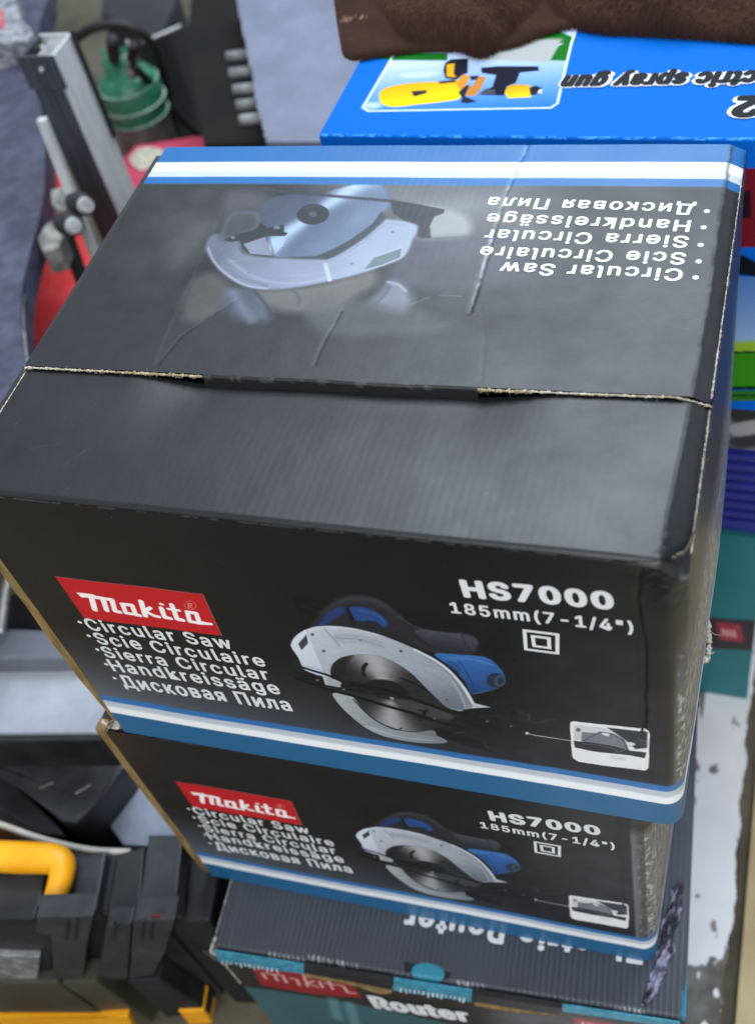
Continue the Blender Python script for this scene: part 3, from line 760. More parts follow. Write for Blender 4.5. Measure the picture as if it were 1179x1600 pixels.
def saw_carton(frame, label, res, top, seed):
    root = thing('power_tool_carton', frame.loc, frame.rz, label, 'carton', 'black saw cartons in the stack')
    ref = Frame((0, 0, TOPZ - BH)) if top else frame
    f, surf, s1, s2 = wrap_surface(seed, 1.0 if top else 0.5)
    def conv(x, y):
        h = Frame((0, 0, TOPZ - BH)).hit(x, y, 1, 0.0); return np.array([h[0], h[2] + 0.0012])
    send = s1 + CR * 0.5
    nu, nv = int(send / res) + 1, int(BH / res) + 1
    S, V = np.meshgrid(np.linspace(0, send, nu), np.linspace(0, BH - 0.0008, nv), indexing='ij')
    cv = Canvas(S, V, (20, 20, 20), conv)
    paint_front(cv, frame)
    end_wear(cv, S, V, s1, top)
    cv.c = stripes(cv.c, V, None, 0, 0, None)
    cb = np.clip((S - (s1 - 0.003)) / 0.006, 0, 1)[..., None] * (V > 0.046)[..., None]
    cv.c = cv.c * (1 - cb * 0.6) + np.array([44, 44, 44.]) * cb * 0.6
    # scuffs: edges, the torn crease by the corner, a fold line
    cv.line([(BW - 0.0195, 0.2), (BW - 0.021, 0.16), (BW - 0.018, 0.125), (BW - 0.02, 0.098)], 0.0012, (8, 8, 8), 0.0006, 0.9, True, raw=True)
    cv.src(860, 1100, 4.535); cv.line([(30, 505), (110, 535), (250, 585), (360, 640), (440, 672)], 4, (206, 210, 212), 0.0005, 0.6); cv.line([(110, 535), (180, 580), (300, 630)], 4, (220, 222, 224), 0.0005, 0.6)
    dust(cv, 60, seed, (0.0, BW, 0.04, BH), a=0.5)
    e = np.clip((V - (BH - 0.0022)) / 0.0012, 0, 1) * (fbm(S * 220, V * 220, seed) > 0.47)
    cv.c = cv.c * (1 - 0.6 * e[..., None]) + np.array([110, 108, 104.]) * 0.6 * e[..., None]
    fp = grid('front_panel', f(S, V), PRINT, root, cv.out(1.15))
    lettering('lettering', front_text(frame, conv), surf, INK, fp)
    lettering('model_lettering', model_text(frame, conv), surf, INK, fp)
    # right side
    S2, V2 = np.meshgrid(np.linspace(send, s2 + BD - CR, 420), np.linspace(0, BH - 0.0008, 360), indexing='ij')
    cv = Canvas(S2, V2, (34, 33, 33))
    end_wear(cv, S2, V2, s1, top)
    cv.c = stripes(cv.c, V2, None, 0, 0, None)
    e = np.clip((V2 - (BH - 0.003)) / 0.002, 0, 1) * (fbm(S2 * 160, V2 * 160, seed + 3) > 0.42)
    cv.c = cv.c * (1 - 0.8 * e[..., None]) + np.array([170, 166, 156.]) * 0.8 * e[..., None]
    grid('side_panel', f(S2, V2), PRINT, root, cv.out(1.1))
    # left side (thick corrugated board, raw edge to the front), back, bottom
    vs = np.linspace(0.004, BH - 0.004, 60)
    bm = bmesh.new(); rows = []
    for i, v in enumerate(vs):
        wv = 0.0026 + 0.0045 * np.clip(v / 0.07, 0, 1) + 0.0006 * (noise(np.array([v * 70.]), np.array([seed * 1.]), 3)[0] - 0.5) * 2
        if not top: wv = 0.0078 + 0.0007 * (noise(np.array([v * 45.]), np.array([1.]), 4)[0] - 0.5) - 0.005 * max(0, 1 - v / 0.012)
        y0 = 0.0005 * (noise(np.array([v * 60.]), np.array([seed * 2.]), 9)[0] - 0.5) + 0.001
        rows.append([bm.verts.new((x, y, v)) for x, y in ((-wv, y0), (-0.0002, y0 - 0.0006), (-0.0002, 0.009), (-wv, 0.009))])
    for a, b_ in zip(rows, rows[1:]):
        for j in range(4): bm.faces.new((a[j], a[(j + 1) % 4], b_[(j + 1) % 4], b_[j]))
    bm.faces.new(rows[0]); bm.faces.new(rows[-1])
    lp = box('left_panel', (-0.0068, 0.0092, 0.001), (-0.0002, BD - 0.004, BH - 0.004), BLACKCARD, root)
    from_bm('cut_edge', bm, KRAFT, lp)
    box('back_panel', (0.0, BD - 0.0035, 0.0006), (BW - 0.004, BD - 0.0002, BH - 0.004), BLACKCARD, root)
    box('bottom_panel', (0.003, 0.003, 0.0004), (BW - 0.006, BD - 0.004, 0.0035), KRAFT, root)
    if not top:
        box('lid', (0.0015, 0.0015, BH - 0.004), (BW - 0.002, BD - 0.0005, BH - 0.0006), BLACKCARD, root)
        return root
    # ---- lid
    def seam(x): return 0.0822 + (x / BW) * 0.0068
    def lidpos(X, Y, rear):
        Z = BH + top_z(X, Y, 1.0)
        if rear: Z = Z + 0.0022 * np.exp(-((Y - seam(X)) / 0.05) ** 2)
        else:
            Z = Z - 0.0028 * np.clip(1 - Y / 0.0035, 0, 1) ** 2
            wl, wr = np.clip((X - 0.060) / 0.048, 0, 1), np.clip((0.280 - X) / 0.048, 0, 1)
            Z = Z - 0.0040 * np.exp(-((Y - seam(X)) / 0.030) ** 2) * (wl * wl * (3 - 2 * wl)) * (wr * wr * (3 - 2 * wr))
        for c, dp in zip(crease_lines(), (0.0004, 0.0001, 0.0001, 0.00004, 0.00005)):
            m = (X > c[:, 0].min() - 0.01) & (X < c[:, 0].max() + 0.01) & (Y > c[:, 1].min() - 0.01) & (Y < c[:, 1].max() + 0.01)
            if not m.any(): continue
            d = line_dist(X[m], Y[m], c); Z = Z.copy(); Z[m] -= dp * np.exp(-(d / 0.0011) ** 2)
        return np.stack([X, Y, Z], -1)
    def lidsurf(rear):
        def g(x, y):
            h = 1e-4; p = lidpos(x, y, rear); n = np.cross(lidpos(x + h, y, rear) - p, lidpos(x, y + h, rear) - p)
            return p, n / (np.linalg.norm(n, axis=-1, keepdims=True) + 1e-15)
        return g
    conv_t = lambda x, y: at(x, y, TOPZ)[:2]
    for rear in (True, False):
        n0 = int(BW / res) + 1; n1 = int((0.19 if rear else 0.083) / res) + 1
        a, t = np.meshgrid(np.linspace(0, 1, n0), np.linspace(0, 1, n1), indexing='ij')
        X = a * (BW - 0.0005)
        sm = seam(X)
        Y = (sm + t * (BD - 0.0008 - sm)) if rear else (t * (sm - 0.0006))
        cv = Canvas(X, Y, (0, 0, 0), conv_t)
        paint_lid(cv, rear)
        if rear:
            cv.c = stripes(cv.c, (BD - Y) + 0.008, None, 0, 0, None)
            kb = np.clip((cv.c[..., 2] - cv.c[..., 0] - 60) / 40, 0, 1)[..., None] * ((BD - Y) < 0.04)[..., None]
            cv.c = cv.c * (1 - kb) + kb * np.array([22, 98, 160.])
        # folds: pale worn lines and dark crease lines
        for c, wd, al, cc in zip(crease_lines(), (0.0011, 0.0008, 0.0009, 0.0014, 0.0008), (0.75, 0.9, 0.85, 0.16, 0.12), ((176, 178, 180), (10, 10, 11), (10, 10, 11), (120, 122, 126), (110, 112, 116))):
            m = cv.win(c, 0.004)
            d = line_dist(X[m], Y[m], c); brk = np.clip(fbm(X[m] * 160, Y[m] * 160, 44) * 2.6 - 0.75, 0, 1)
            cv.put(m, al * brk * np.clip((wd - d) / 0.0005 + 0.5, 0, 1), cc)
        cx = bevel_x(Y)
        k = np.exp(-((X - cx) / 0.0008) ** 2) * np.clip(fbm(X * 120, Y * 60, 3) * 2.4 - 0.8, 0, 1) * (1 if rear else 0.0)
        cv.c = cv.c * (1 - 0.55 * k[..., None]) + np.array([160, 164, 170.]) * 0.55 * k[..., None]
        kd = np.exp(-((X - cx - 0.0008) / 0.0009) ** 2)
        cv.c = cv.c * (1 - 0.45 * kd[..., None])
        dust(cv, 130 if rear else 150, 3 + rear, (0.0, BW, Y.min(), Y.max()), 0.00012, 0.0004, 0.6)
        for i in range(7):                                    # faint scratches
            r = np.random.RandomState(100 + i + 50 * rear)
            u, v = r.uniform(0, BW), r.uniform(Y.min(), Y.max()); l = r.uniform(0.004, 0.018)
            an = r.uniform(0, 3.1)
            cv.line([(u, v), (u + l * math.cos(an), v + l * math.sin(an))], 0.0003, (84, 86, 90), 0.0004, 0.35, raw=True)
        o = grid('rear_flap' if rear else 'front_flap', lidpos(X, Y, rear), PRINT_LID, root, cv.out(1.0, 0.008))
        if rear:
            acc = []
            for s, p, q in (('Circular Saw', (1067.7, 420.8), (784, 409.6)), ('Scie Circulaire', (1072.3, 395.5), (752.5, 384.7)), ('Sierra Circular', (1076.5, 369.6), (760.5, 358)),
                            ('Handkreissäge', (1079.5, 345), (763, 333.6)), ('Дисковая Пила', (1087, 319.3), (765, 308))):
                pa, pb = conv_t(*p), conv_t(*q)
                line_of_text(acc, s, pa, pb, 0.0088, 0.022)
            for q in ((940, 550), (952, 485), (960, 418), (972, 348), (985, 283)):
                disc(acc, conv_t(720 + q[0] / 2.5686, 220 + q[1] / 2.5686), 0.0015)
            lettering('lettering', acc, lidsurf(True), INK, o)
    # tuck tab standing in the slot
    xs = np.linspace(0.1005, 0.2375, 80)
    zt = lidpos(xs, seam(xs), True)[:, 2]
    rr_ = 0.0016
    prof = [(rr_ * math.sin(q), rr_ * (1 - math.cos(q))) for q in np.linspace(0, math.pi / 2, 7)] + [(rr_ + 0.0001 * k, rr_ + 0.0013 * k) for k in range(1, 7)]
    T = np.stack([np.stack([xs, seam(xs) + 0.0002 - py + 0.0003 * np.sin(xs * 90), zt - pz], -1) for py, pz in prof], 1)
    cc = np.full(T.shape, 0.014) * (0.8 + 0.5 * fbm(T[..., 0] * 120, T[..., 2] * 120, 5))[..., None]
    m = (np.arange(len(prof)) < 7)[None, :, None] * (fbm(T[..., 0] * 300, T[..., 1] * 300, 6) > 0.6)[..., None]
    grid('tuck_tab', T, PRINT_LID, root, np.where(m, 0.05, cc))
    zt = lambda x, y, r: float(lidpos(np.array([x]), np.array([y]), r)[0, 2])
    def seam_pts(x0, x1, dy=0.0):
        return [(x, seam(x) - 0.0006 + dy, zt(x, seam(x), True) - 0.0007) for x in np.linspace(x0, x1, 7)]
    torn_line('torn_edge', seam_pts(0.0, 0.052), 0.0009, root, 1)
    torn_line('torn_edge', seam_pts(0.052, 0.100, -0.0003), 0.0010, root, 2, TORN_TAN)
    torn_line('torn_edge', seam_pts(0.2375, 0.262, -0.0004), 0.0010, root, 3, TORN_TAN)
    torn_line('torn_edge', seam_pts(0.255, BW), 0.0007, root, 4)
    torn_line('torn_edge', [(BW - 0.0006, y, zt(BW - 0.0005, y, y > 0.09) + 0.0001) for y in np.linspace(0.012, 0.088, 8)], 0.0007, root, 5)
    torn_line('torn_edge', [(BW - 0.0006, y, zt(BW - 0.0005, y, True) + 0.0001) for y in np.linspace(0.092, 0.25, 12)], 0.0006, root, 6)
    torn_line('torn_edge', [(0.0004, y, zt(0.0005, y, False)) for y in np.linspace(0.03, 0.08, 6)], 0.0004, root, 7)
    # shredded bottom corners
    torn_line('torn_edge', [(-0.0005, 0.001, 0.012), (-0.003, 0.0005, 0.006), (-0.0075, 0.0, 0.0045), (-0.0125, 0.001, 0.0075)], 0.0022, root, 8)
    torn_line('torn_edge', [(BW + 0.0005, 0.104, 0.004), (BW + 0.003, 0.108, 0.001), (BW + 0.0025, 0.118, 0.006), (BW + 0.001, 0.128, 0.01)], 0.0022, root, 9)
    return root

F1 = Frame((0, 0, TOPZ - BH), 0.0)
F2 = Frame((-0.0154, -0.0005, TOPZ - 2 * BH), 0.00958)
saw_carton(F1, 'top black circular saw carton with its torn lid and slot in full view', 0.0005, True, 11)
saw_carton(F2, 'lower black circular saw carton, squeezed between the torn-lid carton and the router carton', 0.0007, False, 23)

# ================================================================== ROUTER CARTON (bottom of the stack)
H3 = TOPZ - 2 * BH - 0.0004
F3 = Frame((0.0040, -0.0530, 0.0), 0.0667)
W3, D3 = 0.345, 0.30
rt = thing('power_tool_carton', F3.loc, F3.rz, 'black and cyan router carton with ripped front flaps at the bottom of the stack', 'carton')
conv3 = lambda x, y: F3.hit(x, y, 2, H3)[:2]
X, Y = np.meshgrid(np.linspace(0, W3, 480), np.linspace(0, D3, 360), indexing='ij')
rip = np.sin(X * 2 * math.pi / 0.0042 + 0.8 * np.sin(Y * 30) + 2.5 * fbm(X * 20, Y * 10, 66, 2)) * np.clip(2.4 * noise(X * 26, Y * 18, 67) - 0.3, 0.05, 1.2)
Z = H3 - 0.0006 + 0.00022 * rip * np.clip(1 - Y / 0.14, 0, 1) + 0.0030 * (fbm(X * 22, Y * 18, 9) - 0.5) * np.clip((0.1 - Y) / 0.1, 0, 1)
Z = Z - 0.003 * np.clip(1 - Y / 0.004, 0, 1) ** 2
cv = Canvas(X, Y, (74, 79, 88), conv3)
cv.c = cv.c + (rip * 7 + 10 * (fbm(X * 30, Y * 12, 6) - 0.5))[..., None]
cv.src(0, 0, 1)
cv.poly([(630, 1502), (632, 1520), (700, 1532), (704, 1520)], (38, 42, 50))
cv.ell((668, 1520), 26, 15, (58, 146, 172), 8)
cv.line([(1092, 1262), (1088, 1400), (1078, 1520), (1068, 1588)], 9, (40, 138, 170), 0.001)
cv.line([(344, 1376), (337, 1430), (331, 1478)], 3, (150, 146, 130), 0.0006, 0.7)
r = np.random.RandomState(5)
for x0, x1, ya, yb in ((420, 478, 1488, 1500), (482, 560, 1492, 1508), (715, 760, 1533, 1540), (960, 1010, 1572, 1580)):
    for x in np.arange(x0, x1, 7.5):
        y = ya + (yb - ya) * (x - x0) / (x1 - x0)
        cv.line([(x, y), (x + r.uniform(-1, 3), y + r.uniform(3, 9))], r.uniform(2, 4), (214, 216, 218), 0.0009, r.uniform(0.4, 0.9))
cv.line([(378, 1372), (366, 1440), (356, 1485)], 4, (96, 100, 106), 0.002, 0.3)
rtop = grid('top_flap', np.stack([X, Y, Z], -1), PRINT, rt, cv.out(0.95))
acc = []
a, b_ = conv3(1006, 1466), conv3(636, 1414)
line_of_text(acc, 'Electric Router', a, b_, 0.0185, 0.03)
def s3(u, v):
    z = np.full(u.shape, H3 - 0.0002); return np.stack([u, v, z], -1), np.stack([u * 0, u * 0, u * 0 + 1], -1)
lettering('lettering', acc, s3, INK, rtop)
conv3f = lambda x, y: F3.hit(x, y, 1, 0.0)[[0, 2]]
X, V = np.meshgrid(np.linspace(0, W3, 480), np.linspace(0, H3 - 0.0036, 280), indexing='ij')
cv = Canvas(X, V, (60, 98, 106), conv3f)
cv.c = cv.c + ((fbm(X * 14, V * 14, 9) - 0.5) * 26)[..., None]
cv.src(0, 0, 1)
cv.poly([(300, 1470), (340, 1478), (1100, 1596), (1100, 1640), (740, 1606), (560, 1568), (420, 1545), (378, 1540)], (44, 42, 40), 0.003)
cv.poly([(392, 1507), (470, 1515), (548, 1535), (566, 1558), (490, 1552), (408, 1538)], (150, 32, 40), 0.0012)
for p in ([(410, 1519), (416, 1528)], [(416, 1519), (428, 1521), (434, 1531)], [(430, 1521), (442, 1523), (448, 1534)], [(454, 1527), (464, 1529), (468, 1538)], [(474, 1522), (481, 1540)], [(490, 1532), (480, 1535), (496, 1541)], [(499, 1533), (504, 1542)], [(512, 1530), (520, 1545)], [(507, 1535), (523, 1538)], [(528, 1538), (537, 1540), (543, 1550), (555, 1551)]):
    cv.line(p, 4, (226, 190, 186), 0.0009, 0.9)
cv.poly([(893, 1588), (1055, 1612), (1062, 1640), (905, 1616)], (150, 30, 38), 0.0012)
for p in ([(910, 1596), (914, 1612)], [(918, 1597), (928, 1600), (934, 1616)], [(934, 1600), (942, 1602), (948, 1618)], [(960, 1606), (970, 1608), (974, 1622)]):
    cv.line(p, 5, (226, 190, 186), 0.0009, 0.9)
for p in ([(520, 1560), (528, 1590)], [(545, 1566), (556, 1600)]):
    cv.line(p, 14, (110, 160, 168), 0.005, 0.6)
fr = grid('front_panel', np.stack([X, -0.0006 + 0.0014 * (fbm(X * 12, V * 12, 3) - 0.5), V], -1), PRINT, rt, cv.out(1.0))
acc = []
line_of_text(acc, 'Router', conv3f(586, 1571), conv3f(738, 1594), abs(conv3f(586, 1571)[1] - conv3f(584, 1553)[1]), 0.035)
def s3f(u, v):
    return np.stack([u, np.full(u.shape, -0.0016), v], -1), np.stack([u * 0, u * 0 - 1, u * 0], -1)
lettering('lettering', acc, s3f, INK, fr)
def front_patch(name, pts, mat, depth, bev=0.0004):
    q = [conv3f(x, y) for x, y in pts]
    bm = bmesh.new()
    a_ = [bm.verts.new((p[0], -0.0015, p[1])) for p in q]; b2 = [bm.verts.new((p[0], -0.0015 - depth, p[1])) for p in q]
    bm.faces.new(a_); bm.faces.new(b2[::-1])
    for i in range(len(q)): bm.faces.new((a_[i], a_[(i + 1) % len(q)], b2[(i + 1) % len(q)], b2[i]))
    return from_bm(name, bm, mat, rt)
CYAN = worn('cyan_card', L(44, 128, 156), L(80, 164, 190), 160, (0.45, 0.6))
front_patch('cyan_flap', [(336, 1480), (400, 1490), (477, 1502), (476, 1516), (405, 1508), (343, 1497)], CYAN, 0.0012)
front_patch('cyan_flap', [(616, 1523), (738, 1542), (737, 1558), (616, 1540)], CYAN, 0.0020)
front_patch('cyan_flap', [(879, 1564), (1062, 1592), (1062, 1601), (879, 1574)], CYAN, 0.0012)
front_patch('torn_board', [(477, 1506), (550, 1519), (596, 1527), (616, 1535), (612, 1546), (596, 1549), (550, 1534), (480, 1522)], KRAFT, 0.0010)
front_patch('torn_board', [(739, 1549), (815, 1560), (879, 1570), (876, 1582), (796, 1575), (742, 1566)], KRAFT, 0.0010)
front_patch('folded_flap', [(477, 1500), (614, 1522), (614, 1535), (560, 1524), (478, 1509)], BLACKCARD, 0.004)
front_patch('folded_flap', [(739, 1541), (878, 1563), (876, 1574), (810, 1564), (740, 1553)], BLACKCARD, 0.004)
def s3g(u, v):
    return np.stack([u, np.full(u.shape, -0.0038), v], -1), np.stack([u * 0, u * 0 - 1, u * 0], -1)
for s_, (xa, xb) in (((0, 2), (350, 440)), ((1, 3), (628, 728))):
    acc = []
    for x in np.arange(xa, xb, 7.0):
        yy = 1488 + (x - 336) * 0.155 + 2
        p = conv3f(x, yy); q = conv3f(x + r.uniform(-2, 2), yy + r.uniform(3, 8))
        strip(acc, p, q, r.uniform(0.0006, 0.0014))
    lettering('small_print', acc, s3g, INK, rt)

box('side_panel', (W3 - 0.003, 0.001, 0.0005), (W3 - 0.0001, D3 - 0.001, H3 - 0.0012), worn('cyan_side', L(30, 96, 124), L(40, 120, 150), 40), rt)
box('left_panel', (0.0002, 0.001, 0.0005), (0.0035, D3 - 0.001, H3 - 0.002), BLACKCARD, rt)
box('back_panel', (0.004, D3 - 0.004, 0.0005), (W3 - 0.004, D3 - 0.0005, H3 - 0.002), BLACKCARD, rt)
torn_line('torn_edge', [(0.0, -0.0012, H3 - 0.012), (-0.001, -0.0015, H3 - 0.005), (0.0005, 0.0005, H3 + 0.0002), (0.001, 0.008, H3)], 0.0019, rt, 31)
torn_line('torn_edge', [(0.0004, y, H3 - 0.0002) for y in np.linspace(0.002, 0.06, 6)], 0.0005, rt, 32)
torn_line('torn_edge', [(0.0002, -0.0008, z) for z in np.linspace(H3 - 0.012, H3 - 0.08, 6)], 0.0008, rt, 33)
# crumpled lilac film caught on the right of the lid
cl = catmull([conv3(x, y) for x, y in ((1058, 1388), (1050, 1430), (1040, 1480), (1026, 1530), (1012, 1570))], 16)
tt = np.linspace(0, 1, len(cl))[:, None]; aa = np.linspace(-1, 1, 26)[None, :]
wd = 0.0026 + 0.0036 * noise(tt * 9, tt * 0 + 1, 3) + 0.0012 * noise(tt * 40, tt * 0, 4)
FX = cl[:, 0][:, None] + aa * wd + 0.002 * (noise(tt * 7, tt * 0 + 5, 8) - 0.5); FY = cl[:, 1][:, None] + aa * 0.002 + 0.003 * (noise(tt * 20, aa * 3, 9) - 0.5)
crk = np.abs(fbm(tt * 16 + aa * 1.5, aa * 2.2 - tt * 5, 13, 3) - 0.47) * 2
FZ = H3 + 0.0006 + 0.010 * crk * (1 - 0.6 * aa ** 2) + 0.0004 * (1 - aa ** 2)
fc = np.clip((fbm(tt * 14 + aa * 0.8, aa * 1.8 + tt * 6, 19, 4) - 0.43) / 0.1, 0, 1)[..., None]
film = grid('plastic_film', np.stack([FX, FY, FZ], -1), print_mat('crumpled_film', (0.2, 0.35), 0.1), None, lin(np.array([50, 50, 62.])) * (1 - fc) + lin(np.array([158, 153, 184.])) * fc)
film.matrix_world = Matrix.Translation(Vector(F3.loc)) @ Matrix.Rotation(F3.rz, 4, 'Z')
tag(film, 'crumpled lilac plastic film lying on the right end of the router carton', 'plastic film')

# ================================================================== STACK BEHIND ON THE RIGHT
ST = Frame((0.066, 0.352, 0.0), -0.029)
# teal carton at the bottom
def stack_conv(h0=0.0):
    return lambda x, y: ST.hit(x, y, 1, 0.0)[[0, 2]]
sc = stack_conv()
def zz(y): return float(ST.hit(1162, y, 1, 0.0)[2])
def carton(name, label, x0, x1, z0, z1, depth, front_paint, top_col, res=0.0012, cat='carton', mat=PRINT):
    root = thing(name, ST.world((x0, 0, z0)), ST.rz, label, cat)
    n0, n1 = int((x1 - x0) / res), int((z1 - z0) / res)
    X, V = np.meshgrid(np.linspace(0, x1 - x0, n0), np.linspace(0, z1 - z0, n1), indexing='ij')
    cv = Canvas(X, V, (0, 0, 0), lambda x, y: sc(x, y) - np.array([x0, z0]))
    front_paint(cv)
    grid('front_panel', np.stack([X, 0.0004 * (fbm(X * 20, V * 20, 4) - 0.5), V], -1), mat, root, cv.out(1.15))
    w = worn('card_' + name, L(*top_col), L(*[c * 0.9 for c in top_col]), 30, (0.4, 0.55))
    box('carton_body', (0.0006, 0.0012, 0.0004), (x1 - x0 - 0.0006, depth, z1 - z0 - 0.0006), w, root)
    return root
def teal_paint(cv):
    cv.c[:] = (30, 110, 116); cv.c = cv.c + ((fbm(cv.U * 20, cv.V * 20, 8) - 0.5) * 14)[..., None]
    cv.src(0, 0, 1)
    cv.poly([(1060, 962), (1260, 975), (1260, 1022), (1060, 1010)], (46, 40, 44), 0.001)
    cv.poly([(1118, 972), (1156, 976), (1162, 1003), (1124, 1000)], (150, 44, 60), 0.001)
    for k in range(4): cv.line([(1128 + k * 6, 983 + k), (1130 + k * 6, 993 + k)], 3, (226, 196, 196), 0.001, 0.9)
carton('teal_carton', 'teal carton with a dark band and red label, on the floor beside white paint', 0.12, 0.304, 0.0, zz(838), 0.22, teal_paint, (30, 110, 116))
# navy crate with ribs
nz0, nz1 = zz(838), zz(702)
nr = thing('ribbed_crate', ST.world((0.1, 0, nz0)), ST.rz, 'navy blue plastic crate with horizontal ribs, on top of the teal carton', 'crate')
NAVY = worn('navy_plastic', L(38, 44, 130), L(48, 54, 150), 30, (0.35, 0.5))
box('crate_body', (0, 0.004, 0.0), (0.30, 0.22, nz1 - nz0 - 0.0005), NAVY, nr, 0.002)
for k in range(8):
    z = 0.012 + k * (nz1 - nz0 - 0.02) / 7.5
    box('rib', (0.001, 0.0, z), (0.299, 0.0038, z + 0.006), NAVY, nr, 0.0012)
# grey picture carton
def grey_paint(cv):
    cv.c[:] = (96, 96, 102); cv.c = cv.c + ((fbm(cv.U * 60, cv.V * 60, 18) - 0.5) * 70)[..., None]
    cv.src(0, 0, 1)
    cv.poly([(1130, 640), (1180, 636), (1200, 650), (1150, 662)], (40, 40, 46), 0.002)
    cv.poly([(1140, 690), (1170, 668), (1200, 690), (1160, 700)], (44, 46, 54), 0.003, True)
    cv.poly([(1140, 664), (1200, 655), (1200, 672), (1150, 682)], (150, 150, 156), 0.003, True)
carton('grey_carton', 'flat carton with a grey photo print, sandwiched above the navy ribbed crate', 0.11, 0.42, nz1, zz(640), 0.23, grey_paint, (80, 80, 86))
# the big spray gun carton
ZT = 0.637
sz0 = zz(640)
sp = thing('spray_gun_carton', ST.world((0, 0, sz0)), ST.rz, 'bright blue carton printed with a yellow spray gun, under the brown towel', 'carton')
SPW, SPD = 0.50, 0.34
def spf(cv):
    cv.c[:] = (10, 104, 214)
    cv.src(0, 0, 1)
    cv.poly([(1100, 264), (1260, 262), (1260, 384), (1100, 388)], (118, 28, 44), 0.001)
    cv.poly([(1150, 300), (1172, 298), (1172, 340), (1150, 342)], (34, 26, 34), 0.001)
    cv.poly([(1100, 402), (1158, 398), (1185, 412), (1260, 420), (1260, 440), (1180, 432), (1100, 424)], (22, 26, 36), 0.001)
    cv.poly([(1100, 430), (1260, 436), (1260, 545), (1100, 545)], cv.grad((1160, 440), (86, 130, 196), (1160, 540), (150, 182, 226)), 0.001)
    cv.poly([(1100, 536), (1260, 530), (1260, 552), (1100, 552)], (150, 186, 60), 0.004)
    cv.poly([(1100, 552), (1260, 550), (1260, 606), (1100, 606)], (58, 142, 30), 0.001)
    cv.line([(1100, 552), (1260, 548)], 4, (22, 40, 20), 0.0008); cv.line([(1100, 607), (1260, 605)], 6, (16, 26, 16), 0.0008)
    cv.poly([(1100, 611), (1260, 609), (1260, 626), (1100, 627)], (50, 120, 40), 0.001); cv.line([(1100, 619), (1260, 617)], 3, (18, 34, 18), 0.0008)
X, V = np.meshgrid(np.linspace(0, SPW, 420), np.linspace(0, ZT - sz0 - 0.0012, 200), indexing='ij')
cv = Canvas(X, V, (10, 104, 214), lambda x, y: sc(x, y) - np.array([0, sz0])); spf(cv)
grid('front_panel', np.stack([X, 0 * X, V], -1), PRINT_BLUE, sp, cv.out(1.0))
convs = lambda x, y: ST.hit(x, y, 2, ZT)[:2]
X, Y = np.meshgrid(np.linspace(0, SPW, 700), np.linspace(0, SPD, 480), indexing='ij')
cv = Canvas(X, Y, (0, 102, 200), convs)
cv.src(560, 60, 3.468)
pic = [(22, 372), (186, 92), (232, 0), (1180, -60), (1150, 30), (1076, 350), (1040, 374), (52, 392)]
cv.poly(pic, cv.grad((600, 390), (46, 118, 230), (660, 110), (186, 202, 236)), 0.0008)
cv.poly([(180, 116), (480, 118), (480, 80), (190, 78), (100, 110)], (24, 104, 30), 0.001)
cv.poly([(160, 90), (1180, 20), (1180, 0), (700, -200), (200, -100)], (24, 104, 30), 0.001)
cv.poly([(590, 110), (1030, 132), (1080, 60), (1100, 0), (700, 0)], (166, 170, 168), 0.004)
cv.poly([(1036, 118), (1082, 40), (1160, 0), (1126, 120)], (22, 106, 24), 0.001)
cv.poly([(240, 190), (420, 180), (400, 205), (260, 212)], (206, 216, 242), 0.004, True, 0.6); cv.poly([(30, 350), (110, 345), (120, 370), (50, 380)], (214, 224, 246), 0.004, True, 0.7)
cv.line(pic + [pic[0]], 12, (222, 232, 250), 0.0007)
cv.poly([(110, 318), (130, 275), (220, 248), (350, 235), (460, 232), (540, 228), (552, 318), (450, 342), (320, 356), (200, 369), (132, 357)], cv.grad((300, 245), (226, 168, 20), (300, 360), (246, 214, 20)), 0.0008, True)
cv.poly([(284, 284), (370, 279), (366, 294), (300, 313)], (40, 40, 50), 0.0008)
cv.poly([(468, 132), (500, 112), (592, 108), (590, 186), (560, 198), (530, 222), (470, 216), (458, 172)], (26, 27, 38), 0.0008)
cv.poly([(476, 138), (520, 134), (514, 190), (530, 210), (476, 206)], (224, 164, 22), 0.0008)
cv.poly([(430, 232), (520, 222), (530, 236), (440, 244)], (66, 52, 40), 0.001)
cv.poly([(528, 244), (560, 195), (604, 200), (580, 258), (546, 276)], (206, 138, 44), 0.0008)
cv.poly([(590, 262), (622, 250), (642, 206), (692, 206), (662, 270), (630, 310), (576, 310)], (190, 124, 50), 0.0008)
cv.poly([(600, 204), (650, 200), (640, 222), (610, 226)], (36, 36, 46), 0.001); cv.poly([(540, 290), (580, 255), (600, 250), (574, 312), (640, 340), (590, 350), (552, 346), (560, 320)], (34, 38, 50), 0.001)
cv.poly([(662, 158), (750, 150), (972, 150), (976, 174), (872, 184), (850, 240), (802, 258), (786, 308), (660, 304), (684, 276), (724, 262), (744, 198), (666, 186)], (24, 26, 40), 0.0008)
cv.poly([(650, 300), (690, 270), (740, 275), (740, 304)], (70, 72, 80), 0.0015)
cv.poly([(790, 290), (804, 262), (832, 248), (930, 250), (936, 316), (806, 322)], cv.grad((860, 250), (206, 150, 20), (860, 318), (246, 204, 30)), 0.0008)
cv.poly([(924, 266), (958, 254), (996, 268), (986, 300), (930, 306)], (30, 32, 44), 0.0008); cv.poly([(975, 276), (996, 270), (988, 298), (966, 298)], (200, 206, 214), 0.001)
cv.src(0, 0, 1)
rr = np.random.RandomState(8)
for i in range(150):                                            # rubbed front edge
    u = rr.uniform(0, SPW)
    cv.line([(u, 0.0012), (u + rr.uniform(0.001, 0.006), 0.0012 + rr.uniform(-0.0006, 0.0008))], 0.0007, (104, 178, 250), 0.0005, rr.uniform(0.3, 0.9), raw=True)
dust(cv, 30, 9, (0, 0.3, 0, 0.12), a=0.5, col=(120, 190, 255))
